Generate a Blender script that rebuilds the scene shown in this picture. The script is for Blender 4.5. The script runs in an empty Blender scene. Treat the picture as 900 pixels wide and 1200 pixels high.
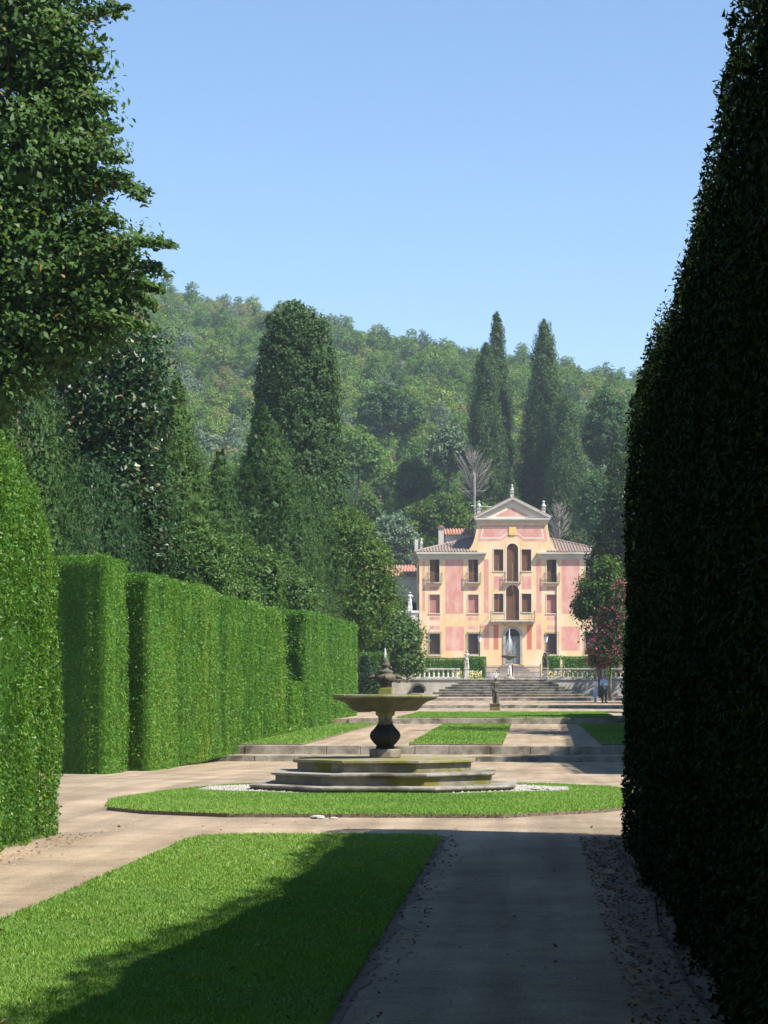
import bpy, bmesh, math, random
import numpy as np
from mathutils import Vector, Matrix, Euler

R = math.radians
rng = np.random.default_rng(7)
random.seed(7)
scene = bpy.context.scene
COL = scene.collection

# ------------------------------------------------------------------ camera
CAM = Vector((2.3, 0.0, 1.6))
FPX = 3000.0                      # focal length in photo pixels (900 x 1200)
HAZE_DENSITY = 0.00019
cam_d = bpy.data.cameras.new('camera')
cam_d.sensor_fit = 'HORIZONTAL'
cam_d.sensor_width = 36.0
cam_d.lens = 36.0 * FPX / 900.0
cam_d.clip_start = 0.1
cam_d.clip_end = 9000.0
cam = bpy.data.objects.new('camera', cam_d)
COL.objects.link(cam)
cam.location = CAM
PITCH, YAW = math.atan(205 / FPX), math.atan(177 / FPX)
cam.rotation_euler = (math.pi / 2 + PITCH, 0, YAW)
scene.camera = cam
CM = Euler((math.pi / 2 + PITCH, 0, YAW)).to_matrix()

def P(px, py, d):
    """point at ground distance d (metres along +Y) seen at photo pixel px, py"""
    v = CM @ Vector((px - 450.0, -(py - 600.0), -FPX))
    t = d / v.y
    return Vector((CAM.x + v.x * t, d, CAM.z + v.z * t))

# ------------------------------------------------------------------ light
SUN_DIR = Vector((0.72, -0.35, 1.0)).normalized()      # towards the sun
w = bpy.data.worlds.new('World')
scene.world = w
w.use_nodes = True
nt = w.node_tree
nt.nodes.clear()
sky = nt.nodes.new('ShaderNodeTexSky')
sky.sky_type = 'NISHITA'
sky.sun_disc = False
sky.sun_elevation = math.asin(SUN_DIR.z)
sky.sun_rotation = math.atan2(SUN_DIR.x, SUN_DIR.y)
sky.altitude = 0
sky.air_density = 1.0
sky.dust_density = 0.0
sky.ozone_density = 5.5
bg = nt.nodes.new('ShaderNodeBackground')
bg.inputs['Strength'].default_value = 0.091
wo = nt.nodes.new('ShaderNodeOutputWorld')
nt.links.new(sky.outputs[0], bg.inputs[0])
nt.links.new(bg.outputs[0], wo.inputs[0])
sun_d = bpy.data.lights.new('sun', 'SUN')
sun_d.energy = 5.0
sun_d.angle = R(0.53)
sun_d.color = (1.0, 0.945, 0.86)
sun = bpy.data.objects.new('sun', sun_d)
COL.objects.link(sun)
sun.rotation_euler = SUN_DIR.to_track_quat('Z', 'Y').to_euler()
sun.location = (30, -20, 60)
vs = scene.view_settings
vs.view_transform = 'Standard'
vs.look = 'None'
vs.exposure = 1.0
vs.gamma = 1.0
vs.use_curve_mapping = False
scene.cycles.max_bounces = 8
scene.cycles.transparent_max_bounces = 8
scene.cycles.volume_bounces = 0
scene.cycles.volume_step_rate = 1.0
scene.cycles.use_denoising = True

# ------------------------------------------------------------------ materials
MATS = {}
def new_mat(name):
    m = bpy.data.materials.new(name)
    m.use_nodes = True
    n = m.node_tree
    b = n.nodes['Principled BSDF']
    MATS[name] = m
    return m, n, b

def N(n, t, **kw):
    x = n.nodes.new(t)
    for k, v in kw.items():
        if k in x.inputs:
            x.inputs[k].default_value = v
        else:
            setattr(x, k, v)
    return x

def ramp(n, stops):
    r = n.nodes.new('ShaderNodeValToRGB')
    e = r.color_ramp.elements
    while len(e) > len(stops):
        e.remove(e[-1])
    while len(e) < len(stops):
        e.new(0.5)
    for i, (p, c) in enumerate(stops):
        e[i].position = p
        e[i].color = (c[0], c[1], c[2], 1)
    return r

def surf(name, c1, c2, scale=3.0, rough=0.85, bump=0.3, bscale=None, c3=None, s3=0.6, t3=(0.5, 0.62), detail=6.0, spec=0.3, bdist=0.02, stretch=None):
    """two-colour noise surface with fine relief and an optional third colour in large patches"""
    m, n, b = new_mat(name)
    tc = N(n, 'ShaderNodeTexCoord')
    src = tc.outputs['Object']
    if stretch:
        mp = N(n, 'ShaderNodeMapping')
        mp.inputs['Scale'].default_value = stretch
        n.links.new(src, mp.inputs[0]); src = mp.outputs[0]
    no = N(n, 'ShaderNodeTexNoise', Scale=scale, Detail=detail, Roughness=0.65)
    n.links.new(src, no.inputs['Vector'])
    rp = ramp(n, [(0.32, c1), (0.68, c2)])
    n.links.new(no.outputs[0], rp.inputs[0])
    out = rp.outputs[0]
    if c3 is not None:
        n3 = N(n, 'ShaderNodeTexNoise', Scale=s3, Detail=7.0, Roughness=0.6)
        n.links.new(src, n3.inputs['Vector'])
        r3 = ramp(n, [(t3[0], (0, 0, 0)), (t3[1], (1, 1, 1))])
        n.links.new(n3.outputs[0], r3.inputs[0])
        mx = N(n, 'ShaderNodeMix', data_type='RGBA')
        n.links.new(r3.outputs[0], mx.inputs[0])
        n.links.new(out, mx.inputs[6])
        mx.inputs[7].default_value = (*c3, 1)
        out = mx.outputs[2]
    n.links.new(out, b.inputs['Base Color'])
    b.inputs['Roughness'].default_value = rough
    b.inputs['Specular IOR Level'].default_value = spec
    if bump:
        nb = N(n, 'ShaderNodeTexNoise', Scale=bscale or scale * 6, Detail=5.0, Roughness=0.7)
        n.links.new(src, nb.inputs['Vector'])
        bp = N(n, 'ShaderNodeBump', Strength=bump, Distance=bdist)
        n.links.new(nb.outputs[0], bp.inputs['Height'])
        n.links.new(bp.outputs[0], b.inputs['Normal'])
    return m

def leafmat(name, stops, rough=0.55, trans=0.3, spec=0.2):
    """foliage: colour per leaf from the 'tint' attribute, some light let through"""
    m, n, b = new_mat(name)
    at = N(n, 'ShaderNodeAttribute', attribute_name='tint')
    rp = ramp(n, stops)
    n.links.new(at.outputs['Fac'], rp.inputs[0])
    n.links.new(rp.outputs[0], b.inputs['Base Color'])
    b.inputs['Roughness'].default_value = rough
    b.inputs['Specular IOR Level'].default_value = spec
    tr = N(n, 'ShaderNodeBsdfTranslucent')
    hs = N(n, 'ShaderNodeHueSaturation', Value=1.35, Saturation=1.1, Hue=0.485)
    n.links.new(rp.outputs[0], hs.inputs['Color'])
    n.links.new(hs.outputs[0], tr.inputs[0])
    mx = N(n, 'ShaderNodeMixShader')
    mx.inputs[0].default_value = trans
    n.links.new(b.outputs[0], mx.inputs[1])
    n.links.new(tr.outputs[0], mx.inputs[2])
    out = n.nodes['Material Output']
    n.links.new(mx.outputs[0], out.inputs['Surface'])
    return m

def G(v, k=1.0):
    return tuple(x * k for x in v)

leafmat('leaf_hedge', [(0, (0.029, 0.087, 0.013)), (.25, (0.055, 0.147, 0.019)), (.55, (0.088, 0.216, 0.027)), (.85, (0.139, 0.285, 0.038)), (1, (0.277, 0.313, 0.067))], .45, .3, .22)
leafmat('leaf_hedge_near', [(0, (0.034, 0.095, 0.013)), (.5, (0.069, 0.179, 0.021)), (.85, (0.117, 0.238, 0.028)), (1, (0.215, 0.297, 0.046))], .45, .35, .25)
leafmat('leaf_hedge_shaded', [(0, (0.008, 0.017, 0.005)), (.6, (0.014, 0.028, 0.006)), (.9, (0.023, 0.040, 0.008)), (1, (0.042, 0.050, 0.013))], .7, .1, .08)  # hedge leaf with the deep shade of the right-hand side put into its colour
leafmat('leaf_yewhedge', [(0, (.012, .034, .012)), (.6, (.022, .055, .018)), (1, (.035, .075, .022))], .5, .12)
leafmat('leaf_hornbeam', [(0, (.032, .075, .018)), (.5, (.052, .112, .024)), (.9, (.09, .155, .03)), (.985, (.12, .175, .035)), (1, (.30, .17, .05))], .5, .3, .2)
leafmat('leaf_magnolia', [(0, (.014, .038, .012)), (.6, (.026, .066, .018)), (.93, (.045, .095, .022)), (.96, (.16, .11, .06)), (1, (.24, .17, .09))], .4, .1, .3)
leafmat('leaf_yew', [(0, (0.025, 0.063, 0.014)), (.6, (0.046, 0.098, 0.019)), (1, (0.076, 0.138, 0.025))], .6, .15)
leafmat('leaf_yew_blue', [(0, (0.018, 0.048, 0.014)), (.6, (0.030, 0.075, 0.021)), (1, (0.050, 0.105, 0.027))], .6, .12)
leafmat('leaf_cedar', [(0, (0.042, 0.084, 0.017)), (.6, (0.063, 0.126, 0.022)), (1, (0.098, 0.161, 0.028))], .6, .15)
leafmat('leaf_cypress', [(0, (0.029, 0.064, 0.019)), (.6, (0.051, 0.101, 0.027)), (1, (0.083, 0.142, 0.038))], .6, .15)
leafmat('leaf_laurel', [(0, (0.039, 0.092, 0.016)), (.6, (0.067, 0.140, 0.023)), (.95, (0.098, 0.178, 0.031)), (1, (0.138, 0.194, 0.045))], .5, .25, .3)
leafmat('leaf_chestnut', [(0, (0.040, 0.098, 0.014)), (.6, (0.075, 0.149, 0.021)), (1, (0.149, 0.190, 0.029))], .55, .3)
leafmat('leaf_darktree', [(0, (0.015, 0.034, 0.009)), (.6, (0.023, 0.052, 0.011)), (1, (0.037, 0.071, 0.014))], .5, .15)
leafmat('leaf_bright', [(0, (0.036, 0.092, 0.014)), (.6, (0.064, 0.132, 0.018)), (1, (0.096, 0.152, 0.024))], .5, .3)
leafmat('leaf_pink', [(0, (.03, .065, .02)), (.64, (.05, .095, .025)), (.66, (.30, .06, .075)), (1, (.46, .13, .14))], .6, .25)
leafmat('leaf_olive', [(0, (0.081, 0.133, 0.072)), (.6, (0.130, 0.196, 0.108)), (1, (0.195, 0.258, 0.143))], .5, .2)
leafmat('leaf_wood_a', [(0, (0.061, 0.143, 0.024)), (.6, (0.109, 0.211, 0.033)), (1, (0.182, 0.290, 0.047))], .6, .25)
leafmat('leaf_wood_b', [(0, (0.106, 0.178, 0.029)), (.6, (0.171, 0.254, 0.043)), (1, (0.253, 0.323, 0.058))], .6, .25)
leafmat('leaf_wood_c', [(0, (0.031, 0.078, 0.022)), (.6, (0.052, 0.119, 0.030)), (1, (0.083, 0.161, 0.041))], .6, .2)
leafmat('leaf_wood_d', [(0, (0.144, 0.162, 0.052)), (.6, (0.203, 0.211, 0.075)), (1, (0.270, 0.251, 0.105))], .6, .25)
leafmat('leaf_dead', [(0, (.16, .12, .10)), (1, (.26, .21, .18))], .8, .05, .1)
leafmat('leaf_grass', [(0, (0.089, 0.194, 0.031)), (.5, (0.163, 0.295, 0.047)), (.9, (0.244, 0.372, 0.069)), (1, (0.440, 0.404, 0.176))], .5, .3, .25)
leafmat('leaf_fallen', [(0, (.12, .06, .03)), (.6, (.22, .12, .06)), (1, (.34, .22, .10))], .8, .1, .2)
leafmat('petal', [(0, (.06, .15, .03)), (.5, (.08, .17, .03)), (.55, (.75, .62, .12)), (.8, (.8, .75, .5)), (1, (.7, .25, .3))], .6, .2, .2)
surf('bark', (.10, .08, .06), (.20, .165, .13), 4, .9, .7, 18)
surf('bark_grey', (.19, .17, .15), (.30, .27, .245), 4, .9, .6, 18)
surf('gravel', (.30, .245, .185), (.47, .395, .305), 26, .95, .7, 70, c3=(.33, .275, .205), s3=.35, t3=(.45, .7), bdist=.012)
surf('earth', (.12, .09, .064), (.24, .185, .135), 14, .95, .8, 40)
surf('forest_floor', (.05, .06, .025), (.10, .09, .045), 1.2, .95, .5, 8)
surf('hill_ground', (.10, .09, .06), (.22, .16, .12), .08, .95, .5, 1.0)
surf('lawn_soil', (.08, .16, .024), (.125, .23, .034), 30, .9, .8, 90, c3=(.17, .22, .05), s3=.9, t3=(.5, .75))
surf('lawn_far', (.10, .21, .03), (.155, .29, .042), 9, .9, .9, 30, c3=(.18, .27, .055), s3=.5, t3=(.52, .75), bdist=.05)
surf('stone_step', (.22, .20, .165), (.40, .365, .305), 4.5, .88, .7, 22, c3=(.10, .092, .065), s3=1.6, t3=(.46, .66), detail=9.0)
surf('stone_weathered', (.20, .18, .145), (.36, .33, .275), 5.5, .85, .7, 26, c3=(.085, .078, .052), s3=2.0, t3=(.46, .64), detail=9.0)
surf('stone_mossy', (.115, .10, .07), (.25, .22, .155), 5, .85, .6, 28, c3=(.135, .12, .018), s3=1.7, t3=(.5, .6))
surf('stone_moss_top', (.17, .15, .09), (.31, .275, .19), 5, .85, .6, 28, c3=(.17, .165, .03), s3=2.2, t3=(.42, .58), detail=9.0)
surf('stone_dark', (.055, .046, .034), (.125, .105, .075), 5, .75, .6, 28, c3=(.21, .185, .12), s3=2.0, t3=(.58, .7), spec=.4)
surf('stone_grey', (.27, .25, .215), (.45, .42, .37), 4, .85, .5, 22, c3=(.14, .13, .11), s3=1.4, t3=(.52, .7))
surf('stone_statue', (.38, .36, .32), (.62, .60, .55), 5, .8, .5, 22, c3=(.17, .16, .13), s3=3.0, t3=(.52, .68))
surf('stone_brown', (.26, .19, .14), (.38, .29, .22), 4, .85, .5, 22)
surf('stone_white', (.68, .66, .62), (.8, .78, .74), 5, .8, .4, 22)
surf('wall_plaster', (.42, .38, .31), (.58, .53, .44), 1.3, .9, .3, 14, c3=(.30, .27, .21), s3=.7, t3=(.5, .66))
surf('peach', (.64, .435, .225), (.73, .52, .29), 1.8, .9, .15, 9, c3=(.74, .61, .44), s3=.5, t3=(.42, .72), detail=11.0, stretch=(1.2, 1.2, .6))
surf('pink', (.53, .235, .195), (.62, .315, .265), 2.2, .9, .15, 9, c3=(.68, .44, .365), s3=.7, t3=(.44, .72), detail=11.0, stretch=(1.2, 1.2, .7))
surf('red_paint', (.47, .145, .10), (.54, .19, .14), 1.0, .9, .15, 9)
surf('cream_band', (.66, .56, .42), (.72, .63, .50), 1.4, .9, .15, 9)
surf('ochre', (.62, .42, .14), (.72, .52, .22), 2, .9, .3, 9)
surf('cornice_stone', (.44, .41, .35), (.66, .62, .54), 1.6, .85, .3, 10, c3=(.30, .29, .25), s3=.8, t3=(.52, .7), stretch=(.5, .5, 2))
surf('white_trim', (.52, .46, .37), (.62, .56, .47), 2, .85, .2, 10)
surf('wing_plaster', (.46, .44, .40), (.60, .57, .52), .8, .9, .2, 8)
surf('shutter_brown', (.10, .048, .028), (.16, .08, .045), 5, .6, .2, 14, stretch=(4, 4, .4))
surf('shutter_pink', (.36, .165, .14), (.44, .215, .185), 4, .7, .2, 14, stretch=(4, 4, .4))
surf('dark_wood', (.03, .02, .016), (.055, .035, .026), 5, .6, .2, 14)
surf('dark_inside', (.015, .013, .012), (.03, .026, .024), 3, .9, 0)
surf('iron', (.035, .032, .03), (.07, .06, .055), 9, .6, .2, 30)
surf('iron_rust', (.075, .055, .042), (.13, .10, .08), 9, .75, .2, 30)
surf('fence_grey', (.42, .42, .42), (.55, .55, .54), 9, .5, .1, 30)
surf('door_grey', (.13, .16, .17), (.23, .26, .27), 1.6, .35, .1, 9, spec=.6)
surf('tile', (.17, .105, .08), (.37, .24, .185), 2.6, .9, .5, 20, c3=(.22, .20, .175), s3=1.3, t3=(.44, .58))
surf('tile_red', (.30, .13, .085), (.48, .24, .165), 2.6, .9, .5, 20, c3=(.28, .22, .18), s3=1.3, t3=(.52, .66))
surf('pebble', (.16, .145, .12), (.40, .375, .33), 16, .9, .8, 40, detail=10.0)
surf('skin', (.42, .25, .17), (.46, .28, .20), 6, .55, .05, 20)
surf('hair_dark', (.03, .022, .016), (.05, .038, .028), 12, .6, .4, 50)
surf('hair_grey', (.12, .10, .085), (.2, .175, .15), 12, .6, .4, 50)
surf('cloth_white', (.62, .66, .72), (.72, .75, .80), 5, .9, .2, 20)
surf('cloth_blue', (.33, .45, .62), (.40, .52, .68), 5, .9, .2, 20)
surf('cloth_shirt', (.42, .55, .70), (.50, .62, .76), 5, .9, .2, 20)
surf('cloth_khaki', (.09, .08, .062), (.13, .115, .09), 5, .9, .2, 20)
surf('shoe', (.05, .045, .04), (.09, .08, .07), 8, .6, .1, 20)
surf('paper', (.7, .7, .68), (.78, .78, .75), 5, .8, .05, 20)
surf('hose', (.028, .028, .025), (.05, .048, .042), 6, .8, .1, 20, spec=.1)
# baluster stone with a band of black wet algae on its belly
_m = surf('stone_algae', (.12, .105, .075), (.27, .24, .175), 5, .8, .6, 28, c3=(.07, .06, .04), s3=2.2, t3=(.5, .64))
_n = _m.node_tree; _b = _n.nodes['Principled BSDF']
_tc = N(_n, 'ShaderNodeTexCoord'); _sx = N(_n, 'ShaderNodeSeparateXYZ'); _n.links.new(_tc.outputs['Object'], _sx.inputs[0])
_no = N(_n, 'ShaderNodeTexNoise', Scale=7.0, Detail=5.0); _n.links.new(_tc.outputs['Object'], _no.inputs['Vector'])
_ma = N(_n, 'ShaderNodeMath', operation='MULTIPLY_ADD'); _ma.inputs[1].default_value = .12; _n.links.new(_no.outputs[0], _ma.inputs[0]); _n.links.new(_sx.outputs[2], _ma.inputs[2])
_rp = ramp(_n, [(.0, (1, 1, 1)), (.86, (1, 1, 1)), (.885, (0, 0, 0)), (1.0, (0, 0, 0))])
_sc = N(_n, 'ShaderNodeMath', operation='MULTIPLY'); _sc.inputs[1].default_value = .8; _n.links.new(_ma.outputs[0], _sc.inputs[0]); _n.links.new(_sc.outputs[0], _rp.inputs[0])
_mx = N(_n, 'ShaderNodeMix', data_type='RGBA'); _old = _b.inputs['Base Color'].links[0].from_socket
_n.links.new(_rp.outputs[0], _mx.inputs[0]); _n.links.new(_old, _mx.inputs[6]); _mx.inputs[7].default_value = (.018, .016, .013, 1)
_n.links.new(_mx.outputs[2], _b.inputs['Base Color'])
_m, _n, _b = new_mat('water_spray')
_b.inputs['Base Color'].default_value = (.9, .93, .95, 1)
_b.inputs['Roughness'].default_value = .25
_tr = N(_n, 'ShaderNodeBsdfTransparent')
_mx = N(_n, 'ShaderNodeMixShader'); _mx.inputs[0].default_value = .5
_n.links.new(_tr.outputs[0], _mx.inputs[1]); _n.links.new(_b.outputs[0], _mx.inputs[2])
_n.links.new(_mx.outputs[0], _n.nodes['Material Output'].inputs['Surface'])
_m, _n, _b = new_mat('water')
_b.inputs['Base Color'].default_value = (.05, .06, .045, 1)
_b.inputs['Roughness'].default_value = .05
_m, _n, _b = new_mat('lamp_glass')
_b.inputs['Base Color'].default_value = (.62, .66, .66, 1)
_b.inputs['Roughness'].default_value = .2
# glass of the villa door and windows
_m, _n, _b = new_mat('window_glass')
_b.inputs['Base Color'].default_value = (.05, .06, .065, 1)
_b.inputs['Roughness'].default_value = .08

# ------------------------------------------------------------------ helpers
def tag(o, label, cat, group=None):
    o['label'] = label
    o['category'] = cat
    if group:
        o['group'] = group
    return o

def empty(name, loc=(0, 0, 0), rz=0.0, parent=None):
    o = bpy.data.objects.new(name, None)
    o.empty_display_size = .2
    COL.objects.link(o)
    o.location = loc
    o.rotation_euler = (0, 0, rz)
    if parent:
        o.parent = parent
    return o

def add(name, me, mat, parent=None, loc=None):
    if mat and not me.materials:
        me.materials.append(MATS[mat] if isinstance(mat, str) else mat)
    o = bpy.data.objects.new(name, me)
    COL.objects.link(o)
    if parent:
        o.parent = parent
    if loc is not None:
        o.location = loc
    return o

def copy_tree(o, parent=None):
    c = o.copy()
    COL.objects.link(c)
    c.parent = parent
    for ch in o.children:
        copy_tree(ch, c)
    return c

class MB:
    """collects simple shapes into one mesh"""
    def __init__(s):
        s.v, s.f = [], []
    def raw(s, v, f):
        k = len(s.v)
        s.v += [tuple(p) for p in v]
        s.f += [tuple(i + k for i in q) for q in f]
        return s
    def box(s, x0, x1, y0, y1, z0, z1):
        return s.raw([(x0, y0, z0), (x1, y0, z0), (x1, y1, z0), (x0, y1, z0), (x0, y0, z1), (x1, y0, z1), (x1, y1, z1), (x0, y1, z1)],
                     [(0, 3, 2, 1), (4, 5, 6, 7), (0, 1, 5, 4), (1, 2, 6, 5), (2, 3, 7, 6), (3, 0, 4, 7)])
    def prism(s, pts, y0, y1):
        """polygon in x,z extruded along y"""
        n = len(pts)
        v = [(x, y0, z) for x, z in pts] + [(x, y1, z) for x, z in pts]
        f = [tuple(range(n)), tuple(range(2 * n - 1, n - 1, -1))]
        f += [(i, i + n, (i + 1) % n + n, (i + 1) % n) for i in range(n)]
        return s.raw(v, f)
    def slab(s, pts, z0, z1):
        """polygon in x,y extruded along z"""
        n = len(pts)
        v = [(x, y, z0) for x, y in pts] + [(x, y, z1) for x, y in pts]
        f = [tuple(range(n - 1, -1, -1)), tuple(range(n, 2 * n))]
        f += [(i, (i + 1) % n, (i + 1) % n + n, i + n) for i in range(n)]
        return s.raw(v, f)
    def lathe(s, prof, n=16, c=(0, 0, 0), rot=0.0, cap=True):
        v, f = [], []
        for r, z in prof:
            for i in range(n):
                a = rot + 2 * math.pi * i / n
                v.append((c[0] + r * math.cos(a), c[1] + r * math.sin(a), c[2] + z))
        for j in range(len(prof) - 1):
            for i in range(n):
                a, b = j * n + i, j * n + (i + 1) % n
                f.append((a, b, b + n, a + n))
        if cap:
            f.append(tuple(range(n - 1, -1, -1)))
            f.append(tuple(range((len(prof) - 1) * n, len(prof) * n)))
        return s.raw(v, f)
    def tube(s, pts, rad, n=6):
        pts = [Vector(p) for p in pts]
        if not isinstance(rad, (list, tuple)):
            rad = [rad] * len(pts)
        v, f = [], []
        for i, p in enumerate(pts):
            t = (pts[min(i + 1, len(pts) - 1)] - pts[max(i - 1, 0)]).normalized()
            a = t.orthogonal().normalized() if abs(t.z) > .95 else t.cross(Vector((0, 0, 1))).normalized()
            b = t.cross(a).normalized()
            for k in range(n):
                q = 2 * math.pi * k / n
                v.append(p + (a * math.cos(q) + b * math.sin(q)) * rad[i])
        for i in range(len(pts) - 1):
            for k in range(n):
                a, b = i * n + k, i * n + (k + 1) % n
                f.append((a, b, b + n, a + n))
        f.append(tuple(range(n - 1, -1, -1)))
        f.append(tuple(range((len(pts) - 1) * n, len(pts) * n)))
        return s.raw(v, f)
    def ball(s, c, r, nu=12, nv=8):
        if not isinstance(r, (list, tuple)):
            r = (r, r, r)
        v, f = [(c[0], c[1], c[2] - r[2])], []
        for j in range(1, nv):
            a = math.pi * j / nv - math.pi / 2
            for i in range(nu):
                q = 2 * math.pi * i / nu
                v.append((c[0] + r[0] * math.cos(a) * math.cos(q), c[1] + r[1] * math.cos(a) * math.sin(q), c[2] + r[2] * math.sin(a)))
        v.append((c[0], c[1], c[2] + r[2]))
        for i in range(nu):
            f.append((0, 1 + (i + 1) % nu, 1 + i))
            for j in range(nv - 2):
                a, b = 1 + j * nu + i, 1 + j * nu + (i + 1) % nu
                f.append((a, b, b + nu, a + nu))
            t = 1 + (nv - 2) * nu
            f.append((t + i, t + (i + 1) % nu, len(v) - 1))
        return s.raw(v, f)
    def mesh(s, name, smooth=False):
        me = bpy.data.meshes.new(name)
        me.from_pydata(s.v, [], s.f)
        me.validate()
        bm = bmesh.new(); bm.from_mesh(me)
        bmesh.ops.recalc_face_normals(bm, faces=bm.faces)
        bm.to_mesh(me); bm.free()
        if smooth:
            me.polygons.foreach_set('use_smooth', [True] * len(me.polygons))
        me.update()
        return me
    def build(s, name, mat, parent=None, smooth=False, loc=None):
        return add(name, s.mesh(name, smooth), mat, parent, loc)

def bevel(o, wd=.01, seg=1):
    m = o.modifiers.new('bevel', 'BEVEL')
    m.width = wd; m.segments = seg; m.limit_method = 'ANGLE'
    return o

def quads_mesh(name, V, tint, nper=None, smooth=False):
    """V: (n, nper, 3) separate polygons; tint: (n,)"""
    n = len(V); nper = V.shape[1]
    me = bpy.data.meshes.new(name)
    me.vertices.add(n * nper)
    me.vertices.foreach_set('co', np.ascontiguousarray(V, dtype=np.float32).ravel())
    me.loops.add(n * nper)
    me.loops.foreach_set('vertex_index', np.arange(n * nper, dtype=np.int32))
    me.polygons.add(n)
    me.polygons.foreach_set('loop_start', np.arange(0, n * nper, nper, dtype=np.int32))
    me.polygons.foreach_set('loop_total', np.full(n, nper, dtype=np.int32))
    at = me.attributes.new('tint', 'FLOAT', 'POINT')
    at.data.foreach_set('value', np.repeat(np.clip(tint, 0, 1), nper).astype(np.float32))
    me.update(calc_edges=True)
    return me

def unit(a):
    return a / (np.linalg.norm(a, axis=-1, keepdims=True) + 1e-9)

def leaves(C, Nrm, size, aspect=.5, up=None, fold=.15, spread=.6, tri=False):
    """leaf-shaped quads at C facing roughly Nrm; up: preferred direction of the tips"""
    n = len(C)
    nn = unit(Nrm + spread * rng.normal(size=(n, 3)))
    t = rng.normal(size=(n, 3))
    if up is not None:
        t = t * .55 + np.asarray(up)
    t = unit(t - nn * np.sum(t * nn, axis=1, keepdims=True))
    s = np.cross(nn, t)
    L = (np.asarray(size) * rng.uniform(.7, 1.3, n))[:, None]
    W = L * aspect * .5
    if tri:
        return np.stack([C - t * L * .5 - s * W, C - t * L * .5 + s * W, C + t * L * .5], axis=1)
    a = C - t * L * .5
    b = C + s * W + nn * L * fold
    c = C + t * L * .5
    d = C - s * W + nn * L * fold
    return np.stack([a, b, c, d], axis=1)

def noise3(p, seed=0, octs=3):
    """cheap smooth value noise from sums of sines, about -1..1"""
    r = np.random.default_rng(seed)
    out = np.zeros(len(p)); amp = 1.0; fr = 1.0; tot = 0
    for o in range(octs):
        for k in range(4):
            d = unit(r.normal(size=3)) * fr * r.uniform(.7, 1.4)
            out += amp * np.sin(p @ d + r.uniform(0, 6.28)) * .5
        tot += amp; amp *= .55; fr *= 2.1
    return out / (tot * 1.0)

# ------------------------------------------------------------------ ground
PROFILE = [(-400, 0), (42, 0), (70, -.43), (70, -.29), (72.3, -.29), (72.3, -.07), (103, .12), (103, .32), (150, .36), (150, .52), (180, .64),
           (180, .80), (191, .87), (198, .90), (198, 2.2), (235, 2.35), (270, 2.9), (284, 3.3), (330, 3.5), (6000, 3.5)]
def GZ(d):
    z = PROFILE[0][1]
    for (a, za), (b, zb) in zip(PROFILE, PROFILE[1:]):
        if a <= d < b and b > a:
            return za + (zb - za) * (d - a) / (b - a)
    return PROFILE[-1][1]

def strip(name, x0, x1, mat, segs, kind='structure'):
    m = MB()
    v, f = [], []
    for d, z in segs:
        v += [(x0, d, z), (x1, d, z)]
    for i in range(len(segs) - 1):
        f.append((2 * i, 2 * i + 1, 2 * i + 3, 2 * i + 2))
    me = bpy.data.meshes.new(name)
    me.from_pydata(v, [], f); me.update()
    o = add(name, me, mat)
    o['kind'] = kind
    return o
gm, gn, gb = new_mat('ground_mix')
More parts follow.
